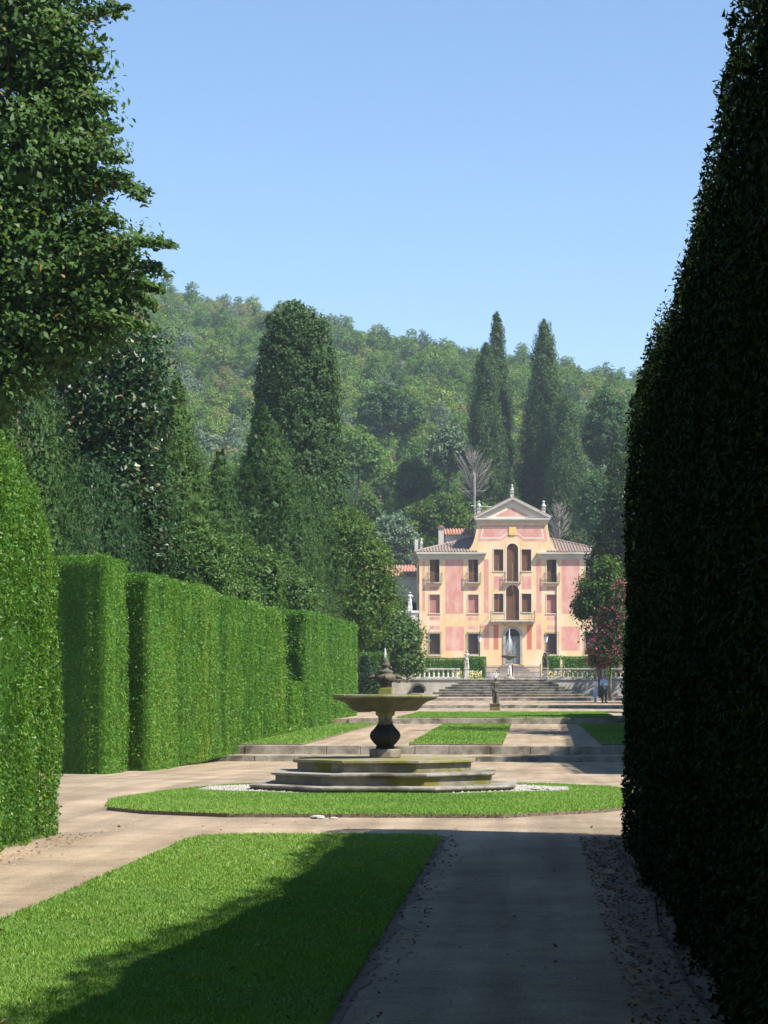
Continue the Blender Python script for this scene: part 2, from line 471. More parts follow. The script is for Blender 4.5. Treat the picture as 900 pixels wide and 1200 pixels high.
# garden gravel between the hedges, woodland soil outside them: one sheet, chosen by how far from the garden's axis
def ground_material():
    tc = N(gn, 'ShaderNodeTexCoord')
    sp = N(gn, 'ShaderNodeSeparateXYZ'); gn.links.new(tc.outputs['Object'], sp.inputs[0])
    ab = N(gn, 'ShaderNodeMath', operation='ABSOLUTE'); gn.links.new(sp.outputs[0], ab.inputs[0])
    n0 = N(gn, 'ShaderNodeTexNoise', Scale=.5, Detail=4.0); gn.links.new(tc.outputs['Object'], n0.inputs['Vector'])
    ad = N(gn, 'ShaderNodeMath', operation='ADD'); gn.links.new(ab.outputs[0], ad.inputs[0]); gn.links.new(n0.outputs[0], ad.inputs[1])
    gt = N(gn, 'ShaderNodeMath', operation='GREATER_THAN'); gt.inputs[1].default_value = 13.0
    gn.links.new(ad.outputs[0], gt.inputs[0])
    n1 = N(gn, 'ShaderNodeTexNoise', Scale=40.0, Detail=6.0, Roughness=.7); gn.links.new(tc.outputs['Object'], n1.inputs['Vector'])
    r1 = ramp(gn, [(.3, (.225, .172, .118)), (.5, (.33, .26, .185)), (.72, (.455, .37, .275))]); gn.links.new(n1.outputs[0], r1.inputs[0])
    n2 = N(gn, 'ShaderNodeTexNoise', Scale=.55, Detail=6.0, Roughness=.6); gn.links.new(tc.outputs['Object'], n2.inputs['Vector'])
    r2 = ramp(gn, [(.35, (.74, .74, .74)), (.62, (1.08, 1.07, 1.05))]); gn.links.new(n2.outputs[0], r2.inputs[0])
    # wheel and foot tracks along the walk
    mp = N(gn, 'ShaderNodeMapping'); mp.inputs['Scale'].default_value = (2.2, .12, 1); gn.links.new(tc.outputs['Object'], mp.inputs[0])
    n3 = N(gn, 'ShaderNodeTexNoise', Scale=1.0, Detail=4.0); gn.links.new(mp.outputs[0], n3.inputs['Vector'])
    r3 = ramp(gn, [(.36, (.76, .75, .74)), (.6, (1.06, 1.06, 1.05))]); gn.links.new(n3.outputs[0], r3.inputs[0])
    m1 = N(gn, 'ShaderNodeMix', data_type='RGBA', blend_type='MULTIPLY'); m1.inputs[0].default_value = 1
    gn.links.new(r1.outputs[0], m1.inputs[6]); gn.links.new(r2.outputs[0], m1.inputs[7])
    m2 = N(gn, 'ShaderNodeMix', data_type='RGBA', blend_type='MULTIPLY'); m2.inputs[0].default_value = 1
    gn.links.new(m1.outputs[2], m2.inputs[6]); gn.links.new(r3.outputs[0], m2.inputs[7])
    n4 = N(gn, 'ShaderNodeTexNoise', Scale=5.0, Detail=8.0, Roughness=.75); gn.links.new(tc.outputs['Object'], n4.inputs['Vector'])
    r4 = ramp(gn, [(.34, (.84, .83, .82)), (.5, (1.06, 1.055, 1.05)), (.68, (1.2, 1.19, 1.17))]); gn.links.new(n4.outputs[0], r4.inputs[0])
    m4 = N(gn, 'ShaderNodeMix', data_type='RGBA', blend_type='MULTIPLY'); m4.inputs[0].default_value = 1
    gn.links.new(m2.outputs[2], m4.inputs[6]); gn.links.new(r4.outputs[0], m4.inputs[7])
    m3 = N(gn, 'ShaderNodeMix', data_type='RGBA'); gn.links.new(gt.outputs[0], m3.inputs[0])
    gn.links.new(m4.outputs[2], m3.inputs[6]); m3.inputs[7].default_value = (.075, .07, .035, 1)
    gn.links.new(m3.outputs[2], gb.inputs['Base Color'])
    gb.inputs['Roughness'].default_value = .95
    gb.inputs['Specular IOR Level'].default_value = .15
    nb = N(gn, 'ShaderNodeTexNoise', Scale=90.0, Detail=4.0, Roughness=.75); gn.links.new(tc.outputs['Object'], nb.inputs['Vector'])
    bp = N(gn, 'ShaderNodeBump', Strength=.8, Distance=.012); gn.links.new(nb.outputs[0], bp.inputs['Height'])
    gn.links.new(bp.outputs[0], gb.inputs['Normal'])
ground_material()
strip('ground', -900, 900, 'ground_mix', PROFILE)

# ------------------------------------------------------------------ hill behind the villa
def HZ(X, d):
    X = np.asarray(X, float); d = np.asarray(d, float)
    t = np.clip((d - 300) / 450, 0, None)
    top = 98 - .19 * (X + 40)
    top = np.where(top > 118, 118 + (top - 118) * .25, top)
    top = np.where(top < 62, 62 + (top - 62) * .2, top)
    s = np.where(t < 1, t ** .82, 1 - .25 * (t - 1) ** 1.2)
    z = 3.2 + top * s
    p = np.stack([X / 38, d / 38, np.zeros_like(X)], axis=-1).reshape(-1, 3)
    return z + (noise3(p, 5).reshape(X.shape)) * 3.0 * np.clip(t * 6, 0, 1)
xs = np.linspace(-520, 420, 95); ds = np.linspace(296, 1250, 96)
XX, DD = np.meshgrid(xs, ds)
ZZ = HZ(XX, DD)
ZZ[0] -= 2
v = np.stack([XX, DD, ZZ], -1).reshape(-1, 3)
nx = len(xs)
f = [(j * nx + i, j * nx + i + 1, (j + 1) * nx + i + 1, (j + 1) * nx + i) for j in range(len(ds) - 1) for i in range(nx - 1)]
me = bpy.data.meshes.new('hill'); me.from_pydata(v.tolist(), [], f); me.update()
me.polygons.foreach_set('use_smooth', [True] * len(me.polygons))
add('hill', me, 'hill_ground')['kind'] = 'structure'

# ------------------------------------------------------------------ foliage builders
def crown_arrays(lobes, n, leaf, clump=.9, per=40, shell=(.72, 1.02), up=(0, 0, -.25), aspect=.5, spread=.7, flat=.65, tvar=.22):
    """leaf clumps spread through the outer volume of ellipsoid lobes [(centre, radii)]"""
    vol = np.array([(r[0] * r[1] * r[2]) ** (2 / 3) for c, r in lobes]); vol /= vol.sum()
    Vs, Ts = [], []
    nc = max(1, n // per)
    cnt = rng.multinomial(nc, vol)
    for (c, r), k in zip(lobes, cnt):
        if k == 0:
            continue
        c, r = np.array(c), np.array(r)
        u = unit(rng.normal(size=(k, 3)))
        rad = rng.uniform(shell[0], shell[1], k) + .09 * noise3(u * 3.2 + c, 3)
        cc = c + u * r * rad[:, None]
        keep = np.ones(k, bool)
        for c2, r2 in lobes:
            q = np.linalg.norm((cc - np.array(c2)) / np.array(r2), axis=1)
            keep &= q > .66
        cc, u = cc[keep], u[keep]
        k = len(cc)
        if k == 0:
            continue
        cs = clump * rng.uniform(.55, 1.25, k)
        ct = rng.normal(.5, tvar * .7, k)
        C = np.repeat(cc, per, 0); U = np.repeat(u, per, 0)
        off = rng.normal(size=(k * per, 3)); off = unit(off) * (rng.uniform(0, 1, k * per) ** .45)[:, None]
        off[:, 2] *= flat
        off *= np.repeat(cs, per)[:, None]
        Cn = C + off
        nr = unit(U * .55 + off * .5 + np.array([0, 0, .55]))
        Vs.append(leaves(Cn, nr, np.full(len(Cn), leaf), aspect, up, .12, spread))
        Ts.append(np.repeat(ct, per) + rng.normal(0, tvar, len(Cn)))
    return np.concatenate(Vs), np.concatenate(Ts)

def limbs(base, lobes, r0, mb, n=6):
    """trunk and limbs from the base to the lobes"""
    base = Vector(base)
    cz = sum(l[0][2] for l in lobes) / len(lobes)
    cx = sum(l[0][0] for l in lobes) / len(lobes); cy = sum(l[0][1] for l in lobes) / len(lobes)
    zmin = min(l[0][2] - l[1][2] for l in lobes)
    fork = base.lerp(Vector((cx, cy, max(cz * .5 + zmin * .5, base.z + .6))), .9)
    mb.tube([base - Vector((0, 0, .1)), base.lerp(fork, .3) + Vector((.05, .04, 0)), base.lerp(fork, .7), fork], [r0 * 1.25, r0, r0 * .82, r0 * .65], 9)
    for c, r in lobes:
        c = Vector(c)
        mid = fork.lerp(c, .5) + Vector((random.uniform(-.1, .1), random.uniform(-.1, .1), .12 * (c - fork).length))
        mb.tube([fork - Vector((0, 0, .1)), mid, c, c + (c - fork) * .15], [r0 * .45, r0 * .3, r0 * .15, r0 * .05], n)
        for k in range(4):
            d = Vector((random.uniform(-1, 1), random.uniform(-1, 1), random.uniform(-.2, 1)))
            e = c + Vector((d.x * r[0], d.y * r[1], d.z * r[2])) * .7
            mb.tube([mid, mid.lerp(e, .5) + Vector((0, 0, .05)), e], [r0 * .18, r0 * .1, r0 * .03], 5)

def tree(name, base, lobes, mat, n, leaf, label, cat='tree', group=None, r0=.2, bark='bark', core=0.0, **kw):
    root = empty(name, base)
    tag(root, label, cat, group)
    b = Vector(base)
    lob = [((c[0] - b.x, c[1] - b.y, c[2] - b.z), r) for c, r in lobes]
    mb = MB(); limbs((0, 0, 0), lob, r0, mb)
    mb.build('trunk', bark, root, True)
    V, T = crown_arrays(lob, n, leaf, **kw)
    if core:
        V2, T2 = core_arrays(lob, core)
        V = np.concatenate([V, V2]); T = np.concatenate([T, T2])
    add('crown', quads_mesh('crown', V, T), mat, root)
    return root

def core_arrays(lobes, k):
    """dense inner foliage: overlapping large leaf faces deep in the lobes"""
    Vs, Ts = [], []
    for c, r in lobes:
        n = 800
        u = unit(rng.normal(size=(n, 3)))
        C = np.array(c) + u * np.array(r) * k * rng.uniform(.8, 1.05, n)[:, None]
        Vs.append(leaves(C, u, np.full(n, min(r) * .22), .8, None, .05, .5))
        Ts.append(rng.normal(.4, .15, n))
    return np.concatenate(Vs), np.concatenate(Ts)

def PL(px, py, d, rx, ry, deep=1.0, dd=0.0):
    """lobe from a pixel centre and pixel radii at distance d (dd: further back)"""
    c = P(px, py, d + dd)
    k = (d + dd) / FPX
    return (tuple(c), (rx * k, .5 * (rx + ry) * k * deep, ry * k))

def spire_arrays(h, prof, n, leaf, lumps=.16, seed=0, up=(0, 0, 1.0), aspect=.3, lump_f=2.2, spread=.5, tvar=.2, clump=None, per=26, tall=1.7, sink=.0):
    """cypress or yew: clusters of upright sprays on a lumpy column; prof: [(fraction of height, radius)]"""
    fz = np.array([p[0] for p in prof]); fr = np.array([p[1] for p in prof])
    zz = np.linspace(0, 1, 200); rr = np.interp(zz, fz, fr)
    cdf = np.cumsum(rr + .02 * rr.max()); cdf /= cdf[-1]
    R0 = fr.max()
    clump = clump or leaf * 3.0
    def pts(k, off):
        z = np.interp(rng.uniform(0, 1, k), cdf, zz)
        a = rng.uniform(0, 2 * math.pi, k)
        r = np.interp(z, fz, fr)
        u = np.stack([np.cos(a), np.sin(a), np.zeros(k)], -1)
        q = np.stack([np.cos(a) * r / R0 * lump_f * 2.2, np.sin(a) * r / R0 * lump_f * 2.2, z * h / R0 * lump_f * .55], -1)
        nz = noise3(q, seed, 3)
        rad = r * (1 + lumps * nz + off)
        return u * rad[:, None] + np.stack([0 * z, 0 * z, z * h], -1), u, nz, r
    k = n // per
    C, u, nz, r = pts(k, rng.normal(0, .04, k))
    cs = np.minimum(clump * rng.uniform(.5, 1.3, k), r * .5 + leaf * .5)
    off = unit(rng.normal(size=(k * per, 3)) + .5 * np.repeat(u, per, 0)) * (rng.uniform(0, 1, k * per) ** .4)[:, None]
    off *= np.repeat(cs, per)[:, None]
    off[:, 2] *= tall
    off[:, 2] -= np.repeat(cs * sink, per) * np.linalg.norm(off[:, :2], axis=1) / (np.repeat(cs, per) + 1e-6)
    CC = np.repeat(C, per, 0) + off
    nr = unit(off * .8 / (np.repeat(cs, per)[:, None]) + .5 * np.repeat(u, per, 0) + np.array([0, 0, .3]))
    V = leaves(CC, nr, np.full(k * per, leaf), aspect, up, .1, spread, True)
    T = np.repeat(.5 + .10 * nz + rng.normal(0, tvar * .5, k), per) + rng.normal(0, tvar, k * per)
    k = n // 5
    C, u, nz, r = pts(k, rng.uniform(-.34, -.16, k))
    V2 = leaves(C, u, np.full(k, leaf * 2.4), .6, up, .05, .5, True)
    return np.concatenate([V, V2]), np.concatenate([T, .4 + rng.normal(0, .15, k)])

def spire(name, base, h, prof, mat, n, leaf, label, cat='cypress', group=None, r0=.25, **kw):
    root = empty(name, base)
    tag(root, label, cat, group)
    MB().tube([(0, 0, -.5), (.02, .01, h * .3), (0, 0, h * .93)], [r0, r0 * .7, .02], 8).build('trunk', 'bark', root, True)
    V, T = spire_arrays(h, prof, n, leaf, **kw)
    add('crown', quads_mesh('crown', V, T), mat, root)
    return root

# ------------------------------------------------------------------ clipped hedges
def hedge(name, label, x0, x1, y0, y1, h, mat, leaf, faces, cover=1.25, group=None, streak=.045, batter=0.0, hfun=None, leaf_far=None, tvar=.2, seed=1, streak_t=.16, spread=.75, rough_top=0.0, curve=None, skew=0.0, tri=True):
    """axis-aligned clipped hedge: woody core volume + leaves on the listed faces ('+x','-x','-y','+y','+z')"""
    cx, cy = (x0 + x1) / 2, y0
    z0 = min(GZ(y0), GZ(y1)) - .02
    root = empty(name, (cx, cy, z0))
    tag(root, label, 'hedge', group)
    hf = hfun or (lambda y: np.full(np.shape(y), h))
    cvf = curve or (lambda y: np.zeros(np.shape(y)))
    # core: the same foliage, closed, slightly inside the leaf surface
    ny = max(2, int((y1 - y0) / 1.2)); ys = np.linspace(y0, y1, ny + 1)
    ins = min(.17, (x1 - x0) * .2)
    v, fcs = [], []
    for i, y in enumerate(ys):
        yy = min(max(y, y0 + ins), y1 - ins)
        hh = float(hf(np.array([y]))[0]) - ins; cv = float(cvf(np.array([y]))[0])
        for (xx, zz) in ((x0 + ins, 0), (x1 - ins, 0), (x1 - ins - batter, hh), (x0 + ins + batter, hh)):
            v.append((xx - cx + cv, yy - cy + skew * (x1 - xx), zz))
    for i in range(ny):
        for k in range(4):
            a, b = i * 4 + k, i * 4 + (k + 1) % 4
            fcs.append((a, b, b + 4, a + 4))
    fcs += [(0, 1, 2, 3), tuple(ny * 4 + k for k in (3, 2, 1, 0))]
    cm = MB().raw(v, fcs).mesh('inner_growth')
    at = cm.attributes.new('tint', 'FLOAT', 'POINT')
    at.data.foreach_set('value', np.full(len(cm.vertices), .35, np.float32))
    add('inner_growth', cm, mat, root)
    Vs, Ts = [], []
    for fc in faces:
        ax = fc[1]; sg = 1 if fc[0] == '+' else -1
        if ax == 'x':
            area = (y1 - y0) * h
        elif ax == 'y':
            area = (x1 - x0) * h
        else:
            area = (y1 - y0) * (x1 - x0)
        lf0, lf1 = leaf, leaf_far or leaf
        lm = (lf0 * lf1) ** .5
        n = int(area * cover / (lm * lm * .3))
        s = rng.uniform(0, 1, n)
        if leaf_far:                                   # smaller leaves closer to the walk's near end
            s = (np.exp(s * math.log(lf1 / lf0)) - 1) / (lf1 / lf0 - 1) if False else 1 - (1 - s) ** 1.0
            dens = lambda q: 1 / (lf0 + (lf1 - lf0) * q) ** 2
            qs = np.linspace(0, 1, 200); cd = np.cumsum(dens(qs)); cd /= cd[-1]
            s = np.interp(rng.uniform(0, 1, n), cd, qs)
        lfs = lf0 + (lf1 - lf0) * s
        t = rng.uniform(0, 1, n)
        if ax == 'x':
            y = y0 + s * (y1 - y0); hh = hf(y); z = t * hh
            al = y; up = (0, 0, .5)
            x = np.full(n, x1 if sg > 0 else x0) - sg * batter * t
            nr = np.tile([sg, 0, .12], (n, 1)); od = np.array([sg, 0, 0.])
        elif ax == 'y':
            x = x0 + s * (x1 - x0); y = np.full(n, y1 if sg > 0 else y0); hh = hf(y); z = t * hh
            x = cx + (x - cx) * (1 - t * 2 * batter / (x1 - x0))
            al = x; up = (0, 0, .5)
            nr = np.tile([sg * skew, sg, .12], (n, 1)); od = np.array([0, sg, 0.])
        else:
            y = y0 + s * (y1 - y0); x = x0 + batter + t * (x1 - x0 - 2 * batter); hh = hf(y); z = hh
            al = y; up = None
            nr = np.tile([0, 0, 1.], (n, 1)); od = np.array([0, 0, 1.])
        q1 = np.stack([al * 9.0, np.zeros(n), z * .18], -1)
        q2 = np.stack([x * 3.1, y * 3.1, z * 3.1], -1)
        st = noise3(q1, seed, 3)
        bl = noise3(q2, seed + 1, 3)
        big_ = noise3(q2 * .22, seed + 2, 3)
        off = streak * st + streak * .8 * bl + rng.normal(0, .012, n) - rng.exponential(.045, n) + .03 * big_
        thin = (bl + .7 * big_ + .5 * st + rng.normal(0, .35, n)) < -.62       # thin patches where the dark inside shows
        off -= np.where(thin, .10, 0)
        if rough_top:
            tip = rng.uniform(0, 1, n) ** 6 * rough_top * (t > .93 if ax != 'z' else 1)
            z = z + tip * .8
        C = np.stack([x + cvf(y), y, z], -1) + od * off[:, None]
        # round the top edge slightly
        if ax != 'z':
            ed = np.clip((z - (hh - .16)) / .16, 0, 1)
            C -= od * (ed ** 2 * .07)[:, None]
        C[:, 1] += skew * (x1 - x)
        nrm = nr + .35 * np.stack([bl, st, rng.normal(0, .3, n)], -1)
        Vs.append(leaves(C - np.array([cx, cy, 0]), nrm, lfs, .55, up, .12, spread, tri))
        Ts.append(.46 + streak_t * st + .10 * bl + .13 * big_ + rng.normal(0, tvar, n))
    add('foliage', quads_mesh('foliage', np.concatenate(Vs), np.concatenate(Ts)), mat, root)
    return root
# ------------------------------------------------------------------ lawns
def in_poly(pts, X, Y):
    ins = np.zeros(len(X), bool); n = len(pts)
    for i in range(n):
        (x1, y1), (x2, y2) = pts[i], pts[(i + 1) % n]
        c = ((y1 > Y) != (y2 > Y)) & (X < (x2 - x1) * (Y - y1) / (y2 - y1 + 1e-12) + x1)
        ins ^= c
    return ins

def lawn(pts, top, mat, thick=.14):
    """slab of turf standing a little above the gravel"""
    n = len(pts)
    v = [(x, y, GZ(y) + top) for x, y in pts] + [(x, y, GZ(y) + top - thick) for x, y in pts]
    f = [tuple(range(n))] + [(i, i + n, (i + 1) % n + n, (i + 1) % n) for i in range(n)]
    me = MB().raw(v, f).mesh('lawn')
    o = add('lawn', me, mat); o['kind'] = 'structure'
    me.materials.append(MATS['earth'])
    for p in me.polygons:
        if abs(p.normal.z) < .5:
            p.material_index = 1
    return o

def grass(pts, top, dens, hgt, wid, label, fringe=.03, far_scale=0.0, zf=None, hole=None):
    xs_, ys_ = [p[0] for p in pts], [p[1] for p in pts]
    A = (max(xs_) - min(xs_)) * (max(ys_) - min(ys_))
    n = int(A * dens)
    X = rng.uniform(min(xs_) - fringe, max(xs_) + fringe, n)
    Y = rng.uniform(min(ys_) - fringe, max(ys_) + fringe, n)
    if far_scale:                       # denser close to the walk's near end
        keep = rng.uniform(0, 1, n) < (min(ys_) / Y) ** far_scale
        X, Y = X[keep], Y[keep]
    cx, cy = sum(xs_) / len(xs_), sum(ys_) / len(ys_)
    k = in_poly(pts, cx + (X - cx) / (1 + fringe / 2), cy + (Y - cy) / (1 + fringe / 4))
    if hole:
        k &= ~in_poly(hole, X, Y)
    X, Y = X[k], Y[k]; n = len(X)
    Z = np.array([GZ(y) for y in Y[:1]]).repeat(n) if zf is None else zf(Y)
    p = np.stack([X * 2.2, Y * 2.2, 0 * X], -1)
    nz = noise3(p, 11); n2 = noise3(p * .35, 12)
    a = rng.uniform(0, 6.283, n)
    sc = (Y / min(ys_)) ** .5 if far_scale else np.ones(n)
    w_ = wid * rng.uniform(.7, 1.3, n) * sc
    h_ = hgt * rng.uniform(.5, 1.25, n) * (1 + .25 * nz)
    dx, dy = np.cos(a) * w_ / 2, np.sin(a) * w_ / 2
    lx, ly = rng.normal(0, .45, n) * h_, rng.normal(0, .45, n) * h_
    base = np.stack([X, Y, Z + top - .005], -1)
    V = np.stack([base + np.stack([dx, dy, 0 * dx], -1), base - np.stack([dx, dy, 0 * dx], -1), base + np.stack([lx, ly, h_], -1)], 1)
    o = add('grass', quads_mesh('grass', V, .45 + .14 * nz + .16 * n2 + rng.normal(0, .22, n), 3), 'leaf_grass')
    o['kind'] = 'stuff'
    tag(o, label, 'grass')
    return o

near_lawn = [(-1.3, 6), (1.3, 6), (1.3, 26.9), (1.22, 27.35), (.9, 27.5), (-.85, 27.45), (-1.2, 27.1), (-1.3, 26.4)]
lawn(near_lawn, .03, 'lawn_soil')
grass([(-1.3, 11.5), (1.3, 11.5), (1.3, 26.9), (1.22, 27.35), (.9, 27.5), (-.85, 27.45), (-1.2, 27.1), (-1.3, 26.4)], .03, 4800, .026, .010,
      'mown grass of the long lawn strip, half in the hedge shadow', far_scale=1.0)
disc_lawn = [(-1.5, 31.5), (1.9, 31.5), (3.2, 33.0), (3.9, 34.8), (3.95, 37.6), (3.4, 40.2), (2.4, 41.4), (-2.2, 41.4), (-2.8, 40.0), (-3.2, 38.2), (-3.55, 35.4), (-3.25, 33.2), (-2.6, 32.2)]
lawn(disc_lawn, .05, 'lawn_soil')
grass(disc_lawn, .05, 2600, .032, .014, 'mown grass of the raised lawn ringing the stone fountain', hole=[(2.8 / math.cos(math.pi / 8) * math.cos(math.pi / 8 + i * math.pi / 4), 39.3 + 2.0 / math.cos(math.pi / 8) * math.sin(math.pi / 8 + i * math.pi / 4)) for i in range(8)])
for pts, lab in (([(-1.3, 73.2), (1.35, 73.2), (1.35, 101), (-1.3, 101)], 'mown grass strip between the two gravel walks above the low step'),
                 ([(-6.1, 73.0), (-4.35, 73.0), (-3.95, 101), (-5.6, 101)], 'mown grass strip at the foot of the long green hedge'),
                 ([(4.2, 73.0), (6.1, 73.0), (6.1, 101), (4.0, 101)], 'shaded mown grass strip across the walk from the long hedge'),
                 ([(-3.3, 103.7), (5.6, 103.7), (5.6, 124), (-3.3, 124)], 'mown grass plat in front of the dark garden statue')):
    lawn(pts, .05, 'lawn_far')
    ya, yb = pts[0][1] + .02, pts[2][1] - .05
    za, zb = GZ(ya), GZ(yb)
    grass(pts, .05, 230, .045, .04, lab, .005, zf=lambda Y: za + (zb - za) * (Y - ya) / (yb - ya))
# lawns either side of the stair foot are gravel; terrace planting in front of the villa
lawn([(-9.5, 236), (-2.3, 236), (-2.3, 240), (-9.5, 240)], .05, 'lawn_far')
lawn([(2.9, 236), (9.5, 236), (9.5, 240), (2.9, 240)], .05, 'lawn_far')

# ------------------------------------------------------------------ hedges
NEAR = lambda y: 2.75 + 1.25 * np.clip((27.8 - y) / 1.9, 0, 1.0) ** .65 + .06 * np.sin(y * 9)
hedge('hedge', 'loose yellow-green hedge with rounded shoulder ending beside the long lawn', -5.2, -2.9, 22.5, 27.8, 3.6, 'leaf_hedge_near', .042,
      ('+x', '+z', '+y'), 1.2, streak=.07, hfun=NEAR, seed=3, rough_top=.25, tvar=.26, batter=.04)
hedge('hedge', 'dark square-cut hedge block facing the crossing of the walks', -7.6, -6.25, 50.7, 53.6, 4.42, 'leaf_hedge', .046,
      ('+x', '-y', '+z'), 1.3, seed=5, streak=.035, skew=.45)
hedge('hedge', 'tall narrow clipped hedge between the dark block and the long hedge', -7.6, -5.95, 54.5, 57.8, 4.3, 'leaf_hedge', .048,
      ('+x', '-y', '+z'), 1.3, seed=6, streak=.035, skew=.45)
hedge('hedge', 'long tall clipped hedge with vertical streaks beside the gravel walk', -7.7, -6.1, 57.9, 86.0, 4.35, 'leaf_hedge', .05,
      ('+x', '-y', '+z', '+y'), 1.15, seed=8, leaf_far=.068, streak=.09, streak_t=.3)
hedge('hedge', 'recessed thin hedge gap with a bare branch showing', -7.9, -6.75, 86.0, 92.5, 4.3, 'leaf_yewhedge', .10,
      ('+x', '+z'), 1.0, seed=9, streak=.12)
hedge('hedge', 'low clipped hedge regrowing in front of the bare gap', -6.7, -6.0, 87.0, 92.4, 1.75, 'leaf_hedge', .095,
      ('+x', '-y', '+z'), 1.1, seed=10)
hedge('hedge', 'clipped hedge length past the bare gap, ending near the topiary dome', -7.5, -5.95, 92.5, 114.0, 4.35, 'leaf_hedge', .068,
      ('+x', '-y', '+z', '+y'), 1.1, seed=12, leaf_far=.085, streak=.07, streak_t=.28, curve=lambda y: .35 * np.clip((y - 92) / 22, 0, 1))
RH = lambda y: 4.66 + .42 * np.clip((17 - y) / 4, 0, 1) + .05 * np.sin(y * 3.1) + .04 * np.sin(y * 7.3 + 1) - .25 * np.clip((y - 26.9) / .6, 0, 1) ** 2
hedge('hedge', 'towering dark hedge in deep shade beside the shadowed path', 3.22, 4.7, 8.0, 27.5, 4.8, 'leaf_hedge_shaded', .042,
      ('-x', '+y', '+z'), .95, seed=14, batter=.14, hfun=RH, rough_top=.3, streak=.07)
hedge('hedge', 'continuation of the towering dark hedge beside the path', 3.22, 4.7, -16.0, 7.9, 5.0, 'leaf_hedge_shaded', .16,
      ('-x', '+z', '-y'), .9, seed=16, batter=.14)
hedge('hedge', 'unseen continuation of the loose yellow-green hedge, added to block sky light', -5.2, -2.9, -16.0, 22.4, 4.3, 'leaf_hedge_near', .15,
      ('+x', '+z', '-y'), .9, seed=17, batter=.12)  # unseen stretch, added to keep sky light off the shaded path
hedge('hedge', 'tall clipped hedge across the walk from the long hedge, mostly hidden', 6.2, 7.7, 50.7, 114.0, 4.4, 'leaf_hedge', .2,
      ('-x', '-y', '+z', '+y'), .9, seed=15)
# bare branch in the hedge gap
br = MB().tube([(-6.8, 88.6, .0), (-6.66, 88.7, 1.5), (-6.62, 88.9, 2.3), (-6.55, 89.0, 3.2)], [.04, .035, .03, .012], 6)
br.tube([(-6.66, 88.7, 1.5), (-6.5, 88.6, 2.0), (-6.46, 88.65, 2.6)], [.025, .018, .008], 5)
tag(br.build('bare_branch', 'bark_grey', None, True), 'pale bare branch standing in the hedge gap', 'branch')

# ------------------------------------------------------------------ litter, hose
def litter(n, xa, xb, ya, yb, size, label, zoff=.008):
    X = rng.uniform(xa, xb, n); Y = rng.uniform(ya, yb, n)
    C = np.stack([X, Y, np.full(n, zoff)], -1)
    V = leaves(C, np.tile([0, 0, 1.], (n, 1)), np.full(n, size), .6, None, .12, .3)
    o = add('fallen_leaves', quads_mesh('fallen_leaves', V, rng.uniform(0, 1, n)), 'leaf_fallen')
    o['kind'] = 'stuff'; tag(o, label, 'leaves')
litter(2600, 2.75, 3.3, 9, 27.6, .035, 'brown fallen leaves lying along the foot of the dark hedge')
litter(260, 1.31, 1.55, 10, 27.4, .035, 'scattered fallen leaves along the lawn edge by the shaded path')
litter(120, -2.8, 3.0, 11, 30.5, .04, 'few stray fallen leaves on the gravel', .01)
litter(45, -1.25, 1.25, 11.5, 27, .045, 'few yellowed leaves dropped on the long lawn strip', .055)
litter(160, -2.85, -2.45, 22, 28.2, .035, 'fallen leaves under the yellow-green hedge')
# loose grit and small pebbles on the walk
n = 2600
gx = rng.uniform(-2.85, 3.2, n); gy = 10.5 * (31 / 10.5) ** rng.uniform(0, 1, n)
ok = ~((gx > -1.33) & (gx < 1.33) & (gy < 27.6))
gx, gy = gx[ok], gy[ok]; n = len(gx)
gs = rng.gamma(2.0, .0022, n) + .002
oct_v = np.array([(1, 0, 0), (0, 1, 0), (-1, 0, 0), (0, -1, 0), (0, 0, .7)])
vv = oct_v[None] * gs[:, None, None] * rng.uniform(.7, 1.3, (n, 5, 3)) + np.stack([gx, gy, np.full(n, .001)], -1)[:, None, :]
tri = np.array([(0, 1, 4), (1, 2, 4), (2, 3, 4), (3, 0, 4)])
gm_ = quads_mesh('pebbles', vv[:, tri].reshape(-1, 3, 3), np.zeros(n * 4), 3)
o = add('pebbles', gm_, 'gravel'); o['kind'] = 'stuff'; tag(o, 'loose grit and tiny pebbles strewn over the gravel walk', 'pebbles')
def soil(xa, xb, amp, side):
    ys_ = np.linspace(4, 27.5, 150)
    v, f = [], []
    for i, y in enumerate(ys_):
        j = amp * (math.sin(y * 2.3) * .5 + math.sin(y * 5.9 + 1) * .35 + random.uniform(-.5, .5))
        v += [(xa + (j if side < 0 else 0), y, .004), (xb + (j if side > 0 else 0), y, .004)]
        if i:
            f.append((2 * i - 2, 2 * i - 1, 2 * i + 1, 2 * i))
    me_ = bpy.data.meshes.new('soil_strip'); me_.from_pydata(v, [], f); me_.update()
    add('soil_strip', me_, 'earth')['kind'] = 'structure'
soil(2.9, 3.4, .09, -1)
soil(1.29, 1.37, .035, 1)
# pebbles bedded in the apron beside the steps
n = 2600
ang = rng.uniform(0, 6.283, n); rad_ = rng.uniform(1.9, 2.75, n)
gx = np.cos(ang) * rad_; gy = 39.3 + np.sin(ang) * rad_ * .68
gs = rng.uniform(.014, .032, n)
vv = oct_v[None] * gs[:, None, None] * rng.uniform(.7, 1.3, (n, 5, 3)) + np.stack([gx, gy, np.full(n, .055)], -1)[:, None, :]
gm_ = quads_mesh('pebbles', vv[:, tri].reshape(-1, 3, 3), np.zeros(n * 4), 3)
o = add('pebbles', gm_, 'stone_grey'); o['kind'] = 'stuff'; tag(o, 'pale pebbles bedded in the apron round the fountain steps', 'pebbles')
hp = [(3.14 + .03 * math.sin(y * .7) + .015 * math.sin(y * 1.7), y, .018) for y in np.linspace(8, 25.5, 60)]
tag(MB().tube(hp, .009, 6).build('garden_hose', 'hose', None, True), 'thin irrigation hose lying along the foot of the dark hedge', 'hose')

